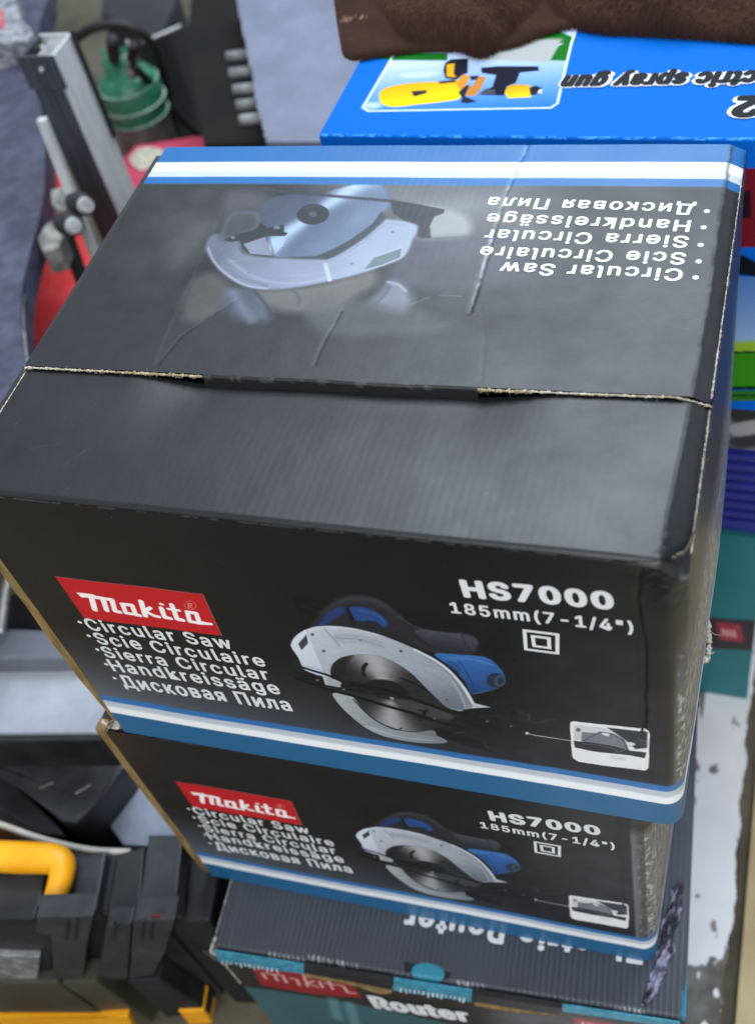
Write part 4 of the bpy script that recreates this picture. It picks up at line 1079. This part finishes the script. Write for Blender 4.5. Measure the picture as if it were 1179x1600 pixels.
Z = ZT - sz0 - 0.0002 - 0.0018 * np.clip(1 - Y / 0.002, 0, 1) ** 2 + 0.0004 * (fbm(X * 12, Y * 12, 30) - 0.5)
tp = grid('top_panel', np.stack([X, Y, Z], -1), PRINT_BLUE, sp, cv.out(1.0))
def ssurf(l):
    def f(u, v): return np.stack([u, v, np.full(u.shape, ZT - sz0 + l)], -1), np.stack([u * 0, u * 0, u * 0 + 1], -1)
    return f
a0, a1 = convs(1178, 112), convs(884, 119.5)
e = (a1 - a0); ln = np.linalg.norm(e)
start = a0 - e * 0.235
for s_, (p, q), cap in (('Electric spray gun', (start, a1), 0.0165), ('2', (convs(1196, 151), convs(1155, 152)), 0.022)):
    for nm, bold, mat, l in (('lettering_outline', 0.11, INK, 0.0003), ('lettering', 0.05, INK_DARK, 0.0007)):
        acc = []
        v0, _ = glyphs(s_, 0.018)
        x0, x1 = v0[:, 0].min(), v0[:, 0].max()
        v1, _ = glyphs(s_, bold)
        k0, k1 = (v1[:, 0].min() - x0) / (x1 - x0), (v1[:, 0].max() - x1) / (x1 - x0)
        d = np.asarray(q) - np.asarray(p)
        line_of_text(acc, s_, p + d * k0, q + d * k1, cap, bold, 0.18)
        lettering(nm, acc, ssurf(l), mat, tp)
box('carton_body', (0.0008, 0.0012, 0.0005), (SPW - 0.001, SPD, ZT - sz0 - 0.003), worn('blue_card', L(0, 96, 200), L(4, 104, 214), 20), sp)

# ================================================================== TOWEL
res = 0.0010
A = np.array([convs(520, 110)[0] - 0.02, 0.0]);
X, Y = np.meshgrid(np.arange(-0.05, 0.36, res), np.arange(0.055, 0.36, res), indexing='ij')
def lobe(pts, h, rad, seed):
    P = catmull(np.array([convs(x, y) for x, y in pts]), 6, True)
    d = inside_dist(X, Y, P)
    t = np.clip(d / rad, 0, 1)
    return d, h * np.sqrt(np.clip(1 - (1 - t) ** 2, 0, 1))
d1, h1 = lobe([(516, -160), (518, -40), (530, 60), (544, 96), (600, 91), (660, 84), (740, 84), (800, 78), (860, 56), (910, 46), (960, 50), (980, -40), (960, -160)], 0.005, 0.006, 1)
d2, h2 = lobe([(560, -170), (578, -20), (606, 40), (640, 76), (700, 80), (752, 94), (790, 74), (826, 40), (852, 4), (880, -60), (900, -170)], 0.032, 0.036, 2)
d3, h3 = lobe([(800, -180), (850, 0), (880, 40), (930, 56), (1000, 60), (1100, 66), (1200, 72), (1400, 70), (1500, -100), (1300, -200)], 0.022, 0.024, 3)
h = np.maximum(np.maximum(h1, h2), h3)
dm = np.maximum(np.maximum(d1, d2), d3)
on = dm > -0.9 * res
gx, gy = np.gradient(dm, res)
out = np.clip(-dm, 0, None) * on
Xs, Ys = X + gx * out, Y + gy * out
fold = 0.030 * (fbm(X * 14 + Y * 8, Y * 9 - X * 4, 6, 3) - 0.5) * np.clip(h / 0.02, 0, 1)
terry = np.clip(h2 / 0.012, 0, 1) + np.clip(h3 / 0.012, 0, 1)
inner = np.clip(np.maximum(d2, d3) / 0.004, 0, 1)
loops = (np.random.RandomState(3).rand(*X.shape) - 0.4) * 0.0018 * np.clip(terry, 0, 1) * inner
rdg = np.sin((X * 0.8 + Y * 1.3) * 95 + 7 * fbm(X * 12, Y * 12, 51, 3)) * 0.0035 * np.clip(h / 0.02, 0, 1) * np.clip(2 * fbm(X * 9, Y * 9, 52, 2) - 0.4, 0, 1)
clump = (fbm(X * 420, Y * 300, 53, 2) - 0.5) * 0.0028 * np.clip(terry, 0, 1) * inner
Zt = ZT + 0.001 + h + fold + loops + rdg + clump
brown = np.array([66, 46, 38.])
col = lin(brown) * (0.75 + 0.9 * np.clip(fbm(X * 420, Y * 300, 53, 2) - 0.4, 0, 1))[..., None] * (0.7 + 0.6 * np.random.RandomState(4).rand(*X.shape) * np.clip(terry, 0.2, 1))[..., None] * (0.8 + 0.4 * fbm(X * 30, Y * 30, 7))[..., None]
cv = Canvas(X, Y, (0, 0, 0), convs)
cv.src(0, 0, 1)
m = np.zeros(X.shape)
rr = np.random.RandomState(12)
for i in range(16):
    x = 520 + i * 3.6; y = 44 - i * 0.3 + rr.uniform(-2, 2)
    p = cv.pts([(x, y), (x + rr.uniform(0, 2.5), y - rr.uniform(4, 9))])
    m = np.maximum(m, np.clip((0.0007 - line_dist(X, Y, p)) / 0.0005, 0, 1) * rr.uniform(0.2, 0.8) * (rr.rand() > 0.3))
flat = (h1 > np.maximum(h2, h3))
m = m * flat
col = col * (1 - m[..., None]) + lin(np.array([170, 140, 124.])) * m[..., None]
cloth = worn('terry_cloth', (0, 0, 0, 1), (0, 0, 0, 1))
cm, nt, b = principled('brown_terry', rough=0.95, spec=0.1)
at_ = nt.nodes.new('ShaderNodeAttribute'); at_.attribute_name = 'print'
nt.links.new(at_.outputs['Color'], b.inputs['Base Color'])
b.inputs['Sheen Weight'].default_value = 0.25; b.inputs['Sheen Tint'].default_value = L(150, 110, 90)
bpy.data.materials.remove(cloth)
P = np.stack([Xs, Ys, Zt], -1)
Pw = P.copy(); Pw[..., :2] = P[..., :2] @ ST.m[:2, :2].T + ST.loc[:2]
tw = grid('towel', Pw, cm, None, col, on)
tag(tw, 'dark brown terry towel heaped on the bright blue spray gun carton', 'towel')

# ================================================================== BACKGROUND, TOP LEFT
def px(pts, z): return [tuple(at(x, y, z)[:2]) for x, y in pts]
# tall pale grey carton
gp = [(366, -20), (390, 100), (404, 170), (416, 222)]
zg = 0.40
gl = catmull(np.array(px(gp, zg)), 14)
rr = np.random.RandomState(2)
gl = gl + np.stack([rr.uniform(-1, 1, len(gl)) * 0.0022, np.zeros(len(gl))], 1)
poly = [tuple(p) for p in gl] + [(-0.06, gl[-1][1]), (-0.04, gl[0][1] + 0.02)]
gc = thing('pale_grey_board', (0, 0, 0), 0, 'pale grey rough-edged board lying flat behind the blue spray gun carton', 'board')
GREYB = worn('pale_grey_board', L(108, 114, 132), L(122, 128, 148), 14, (0.45, 0.65), bstr=0.3)
prism('board_sheet', poly[::-1], zg - 0.012, zg, GREYB, gc)
box('board_support', (-0.15, 0.86, 0.0), (-0.08, 0.96, zg - 0.0125), BLACKCARD, gc, 0.003)
# black ribbed case beside it
zc = 0.36
bc = thing('ribbed_case', (0, 0, 0), 0, 'black plastic case with pale ribs beside the pale grey board', 'case')
prism('case_body', px([(300, -30), (292, 60), (308, 160), (318, 226), (436, 222), (420, 160), (404, 80), (384, -30)], zc)[::-1], 0.0, zc, worn('sooty_plastic', (0.006, 0.006, 0.006, 1), (0.014, 0.012, 0.011, 1), 8, (0.75, 0.9), spec=0.2), bc, 0.006)
RIB = worn('worn_grey_rib', L(120, 122, 124), L(164, 166, 168), 40, (0.5, 0.7))
for (x, y) in ((371, 93), (376, 119), (382, 145), (387, 169), (392, 192)):
    a_ = at(x - 15, y + 1, zc); b2 = at(x + 17, y - 3, zc)
    bm = bmesh.new(); tube_bm(bm, [a_ + [0, 0, 0.004], b2 + [0, 0, 0.004]], 0.0065, 10, 1)
    from_bm('rib', bm, RIB, bc, True)
# crimson carton under the pump
zp = 0.25
pk = thing('crimson_carton', (0, 0, 0), 0, 'crimson carton with a torn white patch lying in front of the green pump', 'carton')
prism('carton_body', px([(150, 350), (178, 262), (212, 226), (300, 214), (432, 206), (440, 260), (330, 330), (230, 400)], zp)[::-1], 0.0, zp, PINKCARD, pk, 0.003)
q = catmull(np.array(px([(203, 252), (216, 234), (236, 231), (256, 236), (262, 248), (240, 258), (222, 268)], zp)), 4, True)
prism('torn_patch', [tuple(p) for p in q][::-1], zp + 0.0005, zp + 0.0016, TORN, pk)
# green pump
pc = at(183, 84, 0.33)
pu = thing('water_pump', (pc[0], pc[1], 0), 0, 'green-topped submersible pump with a grey barrel and black hoses, behind the crimson carton', 'pump')
k = 0.044
lathe('barrel', [(0.036, 0.0), (0.038, 0.01), (0.038, 0.233), (0.040, 0.238)], worn('grey_barrel', L(104, 110, 108), L(140, 146, 142), 30, (0.5, 0.6)), pu)
lathe('pump_head', [(0.041, 0.238), (0.040, 0.246), (0.0425, 0.250), (0.0425, 0.285), (0.040, 0.292), (0.036, 0.298), (0.030, 0.303), (0.018, 0.306), (0.017, 0.33), (0.014, 0.331), (0.012, 0.31)], GREEN, pu)
RINGM = worn('scratched_ring', L(120, 170, 150), L(186, 214, 202), 60, (0.3, 0.5))
for z, r_ in ((0.2415, 0.0415), (0.262, 0.0432), (0.288, 0.0415)):
    bm = bmesh.new(); t = np.linspace(0, 2 * math.pi, 41)
    tube_bm(bm, np.stack([r_ * np.cos(t), r_ * np.sin(t), t * 0 + z], 1), 0.0018, 6, 1); from_bm('band', bm, RINGM, pu, True)
for dx, dy in ((-0.022, 0.004), (0.02, -0.012), (0.006, 0.024)):
    lathe('bolt', [(0.007, 0.296), (0.007, 0.318), (0.0035, 0.319), (0.003, 0.335)], GREEN if dx < 0 else STEEL, pu, 12, (dx, dy, 0))
pl = Vector((pc[0], pc[1], 0))
def rel(x, y, z): return at(x, y, z) - np.array(pl)
tube('hose', [(-0.01, 0.005, 0.32), rel(178, 88, 0.36), rel(176, 62, 0.40)], 0.008, RUBBER, pu)
tube('hose', [(0.012, 0.012, 0.32), rel(206, 88, 0.34), rel(210, 70, 0.36)], 0.007, RUBBER, pu)
tube('power_cable', [rel(112, 66, 0.34), rel(145, 44, 0.36), rel(190, 38, 0.36), rel(232, 62, 0.33), rel(256, 120, 0.26), rel(268, 190, 0.18), rel(275, 240, 0.12)], 0.0065, RUBBER, pu)
tube('power_cable', [rel(208, 104, 0.33), rel(240, 135, 0.28), rel(276, 180, 0.2), rel(318, 218, 0.12), rel(350, 260, 0.06)], 0.006, RUBBER, pu)
# black bin at the very back with a steel rod
bb = thing('black_bin', (0, 0, 0), 0, 'black open bin behind the pump at the top of the picture', 'bin')
prism('bin_body', px([(160, -40), (156, 20), (186, 36), (222, 62), (258, 40), (276, 0), (270, -40)], 0.22)[::-1], 0.0, 0.22, worn('blue_black_plastic', (0.014, 0.015, 0.02, 1), (0.026, 0.027, 0.034, 1), 10, (0.5, 0.7)), bb, 0.01)
rod = tube('steel_rod', [at(222, 66, 0.24), at(252, 54, 0.24), at(284, 40, 0.24)], 0.0028, STEEL)
tag(rod, 'thin bright steel rod lying across the black bin', 'rod')
# red base plate
rp = thing('red_base', (0, 0, 0), 0, 'red enamelled base plate between the grey cover and the black saw carton', 'base plate')
zr = 0.22
prism('base_sheet', px([(-40, 660), (20, 330), (62, 205), (82, 232), (108, 300), (132, 362), (142, 402), (132, 440), (150, 480), (70, 660)], zr)[::-1], 0.0, zr, REDCARD, rp, 0.003)
for x, y in ((37, 504), (44, 516), (51, 530)):
    c = at(x, y, zr)
    lathe('rivet', [(0.004, 0.0), (0.004, 0.0012), (0.003, 0.002), (0.0015, 0.002)], worn('pale_rivet', L(210, 120, 120), L(230, 160, 156), 60), rp, 12, tuple(c))
# chrome stand
zt_ = 0.53
f0 = at(30, 88, zt_); f1 = at(81, 87, zt_)
ang = math.atan2(f1[1] - f0[1], f1[0] - f0[0])
wcol = float(np.linalg.norm(f1 - f0))
cs = thing('steel_stand', (f0[0], f0[1], 0), ang, 'square chromed steel upright with a thin strut and black clamp knobs, left of the pump', 'stand')
wd = wcol; dp = wcol * 1.15
DARK_SHADED_ST = worn('dark_shaded_steel', (0.10, 0.10, 0.12, 1), (0.16, 0.16, 0.18, 1), 40, (0.35, 0.5), metal=0.7, stretch=(4, 4, 0.3))  # shade of the chromed tube as colour; also the bracket's own dark steel
def local_at(x, y, z):
    d = at(x, y, z) - np.array([f0[0], f0[1], 0]); c, s = math.cos(-ang), math.sin(-ang)
    return np.array([c * d[0] - s * d[1], s * d[0] + c * d[1], d[2]])
# hollow tube: four walls, two painted dark as its shaded faces
th = 0.0025
box('front_wall', (0, 0, 0), (wd - th, th, zt_ - 0.001), DARK_SHADED_ST, cs, 0.0006)
box('side_wall', (wd - th, 0.0004, 0), (wd, dp, zt_ - 0.001), CHROME, cs, 0.0006)
box('back_wall', (0, dp - th, 0), (wd - th - 0.0002, dp, zt_ - 0.001), CHROME, cs, 0.0006)
box('left_wall', (0, th + 0.0002, 0), (th, dp - th - 0.0002, zt_ - 0.001), DARK_SHADED_ST, cs, 0.0006)
cp = box('end_bracket', (-0.002, -0.003, zt_ - 0.035), (wd + 0.003, -0.0006, zt_ + 0.001), DARK_SHADED_ST, cs, 0.0005)
box('end_plate', (wd * 0.42, th + 0.001, zt_ - 0.012), (wd - th - 0.001, dp - th - 0.001, zt_ - 0.003), STEEL, cs, 0.001)
box('bracket_side', (wd + 0.0006, dp * 0.9, zt_ - 0.12), (wd + 0.003, dp + 0.002, zt_ + 0.0015), PLASTIC_BLACK, cs, 0.0005)
for (x, y, z) in ((wd * 0.62, -0.0032, zt_ - 0.012),):
    bm = bmesh.new(); tube_bm(bm, [(x, y, z), (x, y - 0.002, z), (x, y - 0.004, z)], [0.003, 0.0034, 0.0026], 10, 1); from_bm('bolt', bm, STEEL, cs, True)
for y in (dp * 0.3, dp * 0.75):
    bm = bmesh.new(); tube_bm(bm, [(th + 0.001, y, zt_ - 0.01), (th + 0.005, y, zt_ - 0.01)], 0.0028, 10, 1); from_bm('bolt', bm, STEEL, cs, True)
s0, s1_ = local_at(66, 186, 0.50), local_at(150, 402, 0.34)
bm = bmesh.new(); tube_bm(bm, [s0, s1_], 0.0062, 4, 1); from_bm('strut', bm, CHROME, cs)
bm = bmesh.new(); tube_bm(bm, [local_at(98, 352, 0.40), local_at(134, 452, 0.33)], 0.0085, 4, 1); from_bm('lower_strut', bm, PLASTIC_BLACK, cs)
PALE_CAP = worn('pale_cap', L(150, 152, 152), L(196, 198, 198), 80, (0.5, 0.7))
def clamp(x, y, z):
    a_ = local_at(x - 10, y - 3, z); b2 = local_at(x + 8, y + 3, z + 0.01); c2 = local_at(x + 12, y + 3, z + 0.012)
    bm = bmesh.new(); tube_bm(bm, [a_, (a_ + b2) / 2, b2], [0.009, 0.012, 0.0105], 14, 2); kn = from_bm('knob', bm, RUBBER, cs, True)  # moulded grip
    bm = bmesh.new(); tube_bm(bm, [b2, c2], [0.0085, 0.007], 14, 1); from_bm('knob_cap', bm, PALE_CAP, kn, False)
clamp(125, 318, 0.42); clamp(106, 350, 0.42)
CAST = worn('cast_alloy', L(120, 120, 116), L(176, 176, 168), 60, (0.4, 0.6), metal=0.4, bstr=0.5)
for pts, z, hh in (([(78, 296), (100, 290), (114, 304), (112, 322), (94, 330), (80, 318)], 0.42, 0.02), ([(70, 350), (92, 338), (100, 362), (92, 386), (66, 392), (58, 372)], 0.40, 0.03)):
    pp = [local_at(x, y, z) for x, y in pts]
    prism('clamp_block', [(p[0], p[1]) for p in pp][::-1], z - hh, z, CAST, cs, 0.003)
# grey cover
zv = 0.40
cvp = [(-260, -60), (52, -60), (57, 60), (61, 130), (65, 180), (69, 215), (71, 250), (69, 300), (61, 345), (47, 395), (37, 440), (33, 482), (35, 522), (42, 572), (60, 640), (60, 760), (-260, 760)]
cp2 = catmull(np.array(px(cvp, zv)), 4, True)
gv = thing('machine_cover', (0, 0, 0), 0, 'large smooth slate-grey machine cover at the left edge beside the chromed upright', 'machine cover')
SLATE = worn('slate_enamel', L(60, 62, 82), L(82, 83, 104), 34, (0.38, 0.6), bstr=0.5)
prism('cover_shell', [tuple(p) for p in cp2][::-1], zv - 0.03, zv, SLATE, gv, 0.004, 3)
rim = catmull(np.array([at(x, y, zv - 0.006) for x, y in cvp[9:15]]), 5)
tube('edge_light_rim', rim, 0.0035, STEEL, gv, 8, 1)  # bright steel strip stands in for the light along the edge
pb = at(-200, 420, zv - 0.03)
lathe('pedestal', [(0.12, 0.0), (0.12, 0.02), (0.05, 0.04), (0.05, zv - 0.031)], PLASTIC_BLACK, gv, 32, (pb[0], pb[1], 0))
# cast housing with red marks, on the cover
hz = zv + 0.0
hp = catmull(np.array(px([(-80, -60), (10, -50), (26, 0), (34, 30), (50, 46), (44, 62), (22, 64), (-20, 74), (-90, 80)], hz + 0.03)), 4, True)
ho = thing('cast_housing', (0, 0, 0), 0, 'pebbled grey cast housing with red marks in the top left corner', 'housing')
prism('housing_body', [tuple(p) for p in hp][::-1], hz + 0.0006, hz + 0.03, worn('pebbled_alloy', L(96, 100, 108), L(190, 194, 200), 120, (0.35, 0.55), metal=0.3, bstr=1.0), ho, 0.004, 3)
for pts in ([(0, 14), (5, 26), (3, 36)], [(-6, 30), (2, 38), (6, 44)]):
    bm = bmesh.new(); tube_bm(bm, [at(x, y, hz + 0.0305) for x, y in pts], 0.0016, 6, 3); from_bm('red_mark', bm, REDCARD, ho, True)

# ================================================================== LOWER LEFT
# brushed grey cover plate
z1 = 0.27
def slab(name, part, label, cat, pts, z, h, mat, bev=0.002, base=True):
    r_ = thing(name, (0, 0, 0), 0, label, cat)
    prism(part, px(pts, z)[::-1], z - h, z, mat, r_, bev)
    return r_
PALE = worn('pale_grey_metal', L(148, 154, 164), L(176, 182, 190), 10, (0.28, 0.42), bstr=0.1)
t1 = slab('metal_tray', 'tray_plate', 'shiny pale grey metal tray left of the top black carton', 'tray', [(-120, 1034), (130, 1030), (176, 1132), (160, 1144), (-120, 1146)], z1, 0.012, PALE)
prism('tray_back', px([(-120, 975), (100, 985), (124, 1029), (-120, 1032)], z1 + 0.02)[::-1], z1 - 0.01, z1 + 0.02, worn('mid_grey_metal', L(92, 96, 106), L(110, 114, 124), 10, (0.35, 0.5)), t1, 0.004)
prism('tray_lip', px([(-120, 1142), (170, 1142), (176, 1156), (-120, 1160)], z1 - 0.004)[::-1], z1 - 0.05, z1 - 0.004, PLASTIC_BLACK, t1, 0.002)
box('tray_foot', (-0.36, 0.10, 0.0), (-0.22, 0.2, z1 - 0.0125), PLASTIC_BLACK, t1)
st_ = tube('steel_bar', [at(2, 990, 0.30), at(8, 940, 0.31), at(16, 896, 0.32)], 0.004, STEEL)
tag(st_, 'short bright steel bar at the left edge above the metal tray', 'bar')
sb = slab('black_case', 'case_lid', 'smooth black tool case with scuffs below the pale metal tray', 'case', [(-120, 1166), (60, 1160), (176, 1160), (196, 1196), (150, 1256), (120, 1286), (96, 1284), (40, 1226), (-120, 1140)], 0.20, 0.2, PLASTIC_GREY, 0.005)
for a_, b2 in (((62, 1232), (84, 1222)), ((118, 1240), (142, 1226))):
    bm = bmesh.new(); tube_bm(bm, [at(*a_, 0.2004), at(*b2, 0.2004)], 0.0009, 6, 1); from_bm('scuff', bm, CAST, sb)
prism('case_side', px([(-60, 1180), (0, 1200), (90, 1290), (104, 1306), (60, 1302), (-60, 1226)], 0.185)[::-1], 0.0, 0.185, PLASTIC_BLACK, sb, 0.003)
pb_ = slab('sheet_metal', 'metal_sheet', 'pale bluish sheet-metal panel peeking out left of the lower saw carton', 'panel', [(192, 1196), (300, 1240), (300, 1316), (238, 1322), (192, 1320), (148, 1258)], 0.16, 0.16, worn('pale_blue_metal', L(140, 148, 166), L(168, 176, 194), 24, (0.3, 0.5)), 0.003)
og = slab('orange_tool', 'tool_body', 'dark rusty orange tool half hidden at the left edge above the cable', 'tool', [(-60, 1226), (0, 1224), (24, 1240), (26, 1268), (0, 1282), (-60, 1284)], 0.12, 0.12, worn('rusty_orange', L(60, 30, 16), L(120, 62, 24), 30, (0.5, 0.7)), 0.006)
cb = tube('cable', [at(-60, 1272, 0.235), at(0, 1288, 0.232), at(50, 1306, 0.228), at(100, 1320, 0.224), at(150, 1329, 0.222), at(204, 1331, 0.222)], 0.0027, worn('pale_cable', L(176, 174, 164), L(200, 198, 190), 40, (0.5, 0.7)))
tag(cb, 'thin pale grey cable drooping over the yellow handle of the tool case', 'cable')
# tool case with the yellow handle
zk = 0.235
c0 = at(-70, 1428, zk); c1 = at(288, 1430, zk)
an = math.atan2(c1[1] - c0[1], c1[0] - c0[0])
TK = Frame((c0[0], c0[1], 0), an)
tk = thing('tool_case', TK.loc, an, 'black tool case with a yellow carry handle and yellow base in the lower left corner', 'tool case')
kp = lambda x, y, z: TK.hit(x, y, 2, z)
kf = lambda x, y, Y: TK.hit(x, y, 1, Y)
WK = float(np.linalg.norm(c1 - c0))
zb = max(0.005, float(kf(150, 1640, 0.0)[2]))
depth_k = float(kp(250, 1318, zk)[1])
box('case_lid', (-0.05, 0.004, 0.03), (WK - 0.03, depth_k, zk - 0.012), PLASTIC_BLACK, tk, 0.004)
def blk(name, pts, z, h, mat, bev=0.002, par=tk):
    return prism(name, [(p[0], p[1]) for p in (kp(x, y, z) for x, y in pts)][::-1], z - h, z, mat, par, bev)
box('gap_shadow_block', (WK - 0.0295, 0.006, 0.0), (WK + 0.010, depth_k, zk - 0.03), PLASTIC_BLACK, tk, 0.004)  # black block added in place of the shadow in the gap
# raised ribs of the lid (they run front to back)
blk('lid_rib', [(95, 1424), (116, 1340), (166, 1330), (150, 1424)], zk, 0.02, PLASTIC_GREY)
blk('lid_rib', [(166, 1424), (182, 1336), (226, 1322), (218, 1424)], zk - 0.008, 0.02, PLASTIC_BLACK)
blk('lid_rib', [(216, 1422), (232, 1304), (286, 1304), (274, 1422)], zk, 0.02, PLASTIC_GREY)
blk('lid_centre', [(-70, 1420), (-70, 1366), (70, 1364), (62, 1420)], zk - 0.004, 0.02, PLASTIC_GREY)
# front: lower blocks of the latches
def fblk(name, pts, y0, y1, mat, bev=0.002, par=tk):
    q = [kf(x, y, y0) for x, y in pts]
    bm = bmesh.new()
    a_ = [bm.verts.new((p[0], y0, p[2])) for p in q]; b2 = [bm.verts.new((p[0], y1, p[2])) for p in q]
    bm.faces.new(a_); bm.faces.new(b2[::-1])
    for i in range(len(q)): bm.faces.new((a_[i], a_[(i + 1) % len(q)], b2[(i + 1) % len(q)], b2[i]))
    bevel(bm, bev)
    return from_bm(name, bm, mat, par)
fblk('latch', [(56, 1434), (146, 1432), (134, 1486), (130, 1530), (84, 1532), (84, 1462), (56, 1458)], -0.014, 0.004, PLASTIC_GREY)
fblk('latch', [(166, 1446), (206, 1444), (200, 1530), (152, 1532)], -0.010, 0.004, PLASTIC_GREY)
fblk('latch', [(208, 1438), (274, 1436), (258, 1486), (240, 1524), (202, 1530)], -0.014, 0.004, PLASTIC_GREY)
fblk('front_panel', [(-80, 1440), (54, 1436), (82, 1466), (82, 1530), (-80, 1534)], -0.008, 0.004, PLASTIC_BLACK)
fblk('metal_clip', [(-80, 1490), (62, 1496), (58, 1534), (-80, 1534)], -0.014, -0.0082, STEEL, 0.001)
fblk('base_rail', [(-80, 1538), (90, 1536), (140, 1574), (160, 1584), (-80, 1584)], -0.018, 0.004, worn('olive_plastic', L(56, 54, 44), L(70, 68, 58), 20), 0.003)
fblk('base_rail', [(96, 1536), (150, 1534), (240, 1600), (150, 1600)], -0.016, 0.004, worn('olive_plastic', L(62, 60, 50), L(76, 74, 62), 20), 0.002)
fblk('base_rail', [(200, 1534), (250, 1532), (330, 1584), (260, 1590)], -0.016, 0.004, PLASTIC_BLACK, 0.002)
fblk('yellow_base', [(-80, 1593), (160, 1591), (200, 1588), (230, 1650), (-80, 1650)], -0.022, 0.004, YELLOW, 0.002)
fblk('yellow_foot', [(278, 1580), (318, 1579), (332, 1600), (296, 1602)], -0.018, 0.004, YELLOW, 0.002)
for xa in (104, 118, 178, 222, 236):
    fblk('latch_ridge', [(xa, 1440), (xa + 5, 1440), (xa + 2, 1470), (xa - 3, 1470)], -0.0158, -0.0142, PLASTIC_BLACK, 0.0004)
fblk('red_button', [(236, 1431), (252, 1431), (251, 1435), (236, 1434)], -0.0155, -0.0142, worn('dull_red', L(96, 24, 30), L(120, 34, 40), 60), 0.0003)
# the handle: an arch lying on the lid
hpz = zk + 0.012
hd = [(-80, 1340), (-20, 1338), (40, 1340), (82, 1342), (96, 1350), (96, 1372), (88, 1398), (82, 1418)]
bm = bmesh.new()
tube_bm(bm, [kp(x, y, hpz) for x, y in hd], [0.0125, 0.0125, 0.0125, 0.012, 0.0112, 0.0098, 0.0088, 0.008], 12, 5)
from_bm('carry_handle', bm, YELLOW, tk, True)
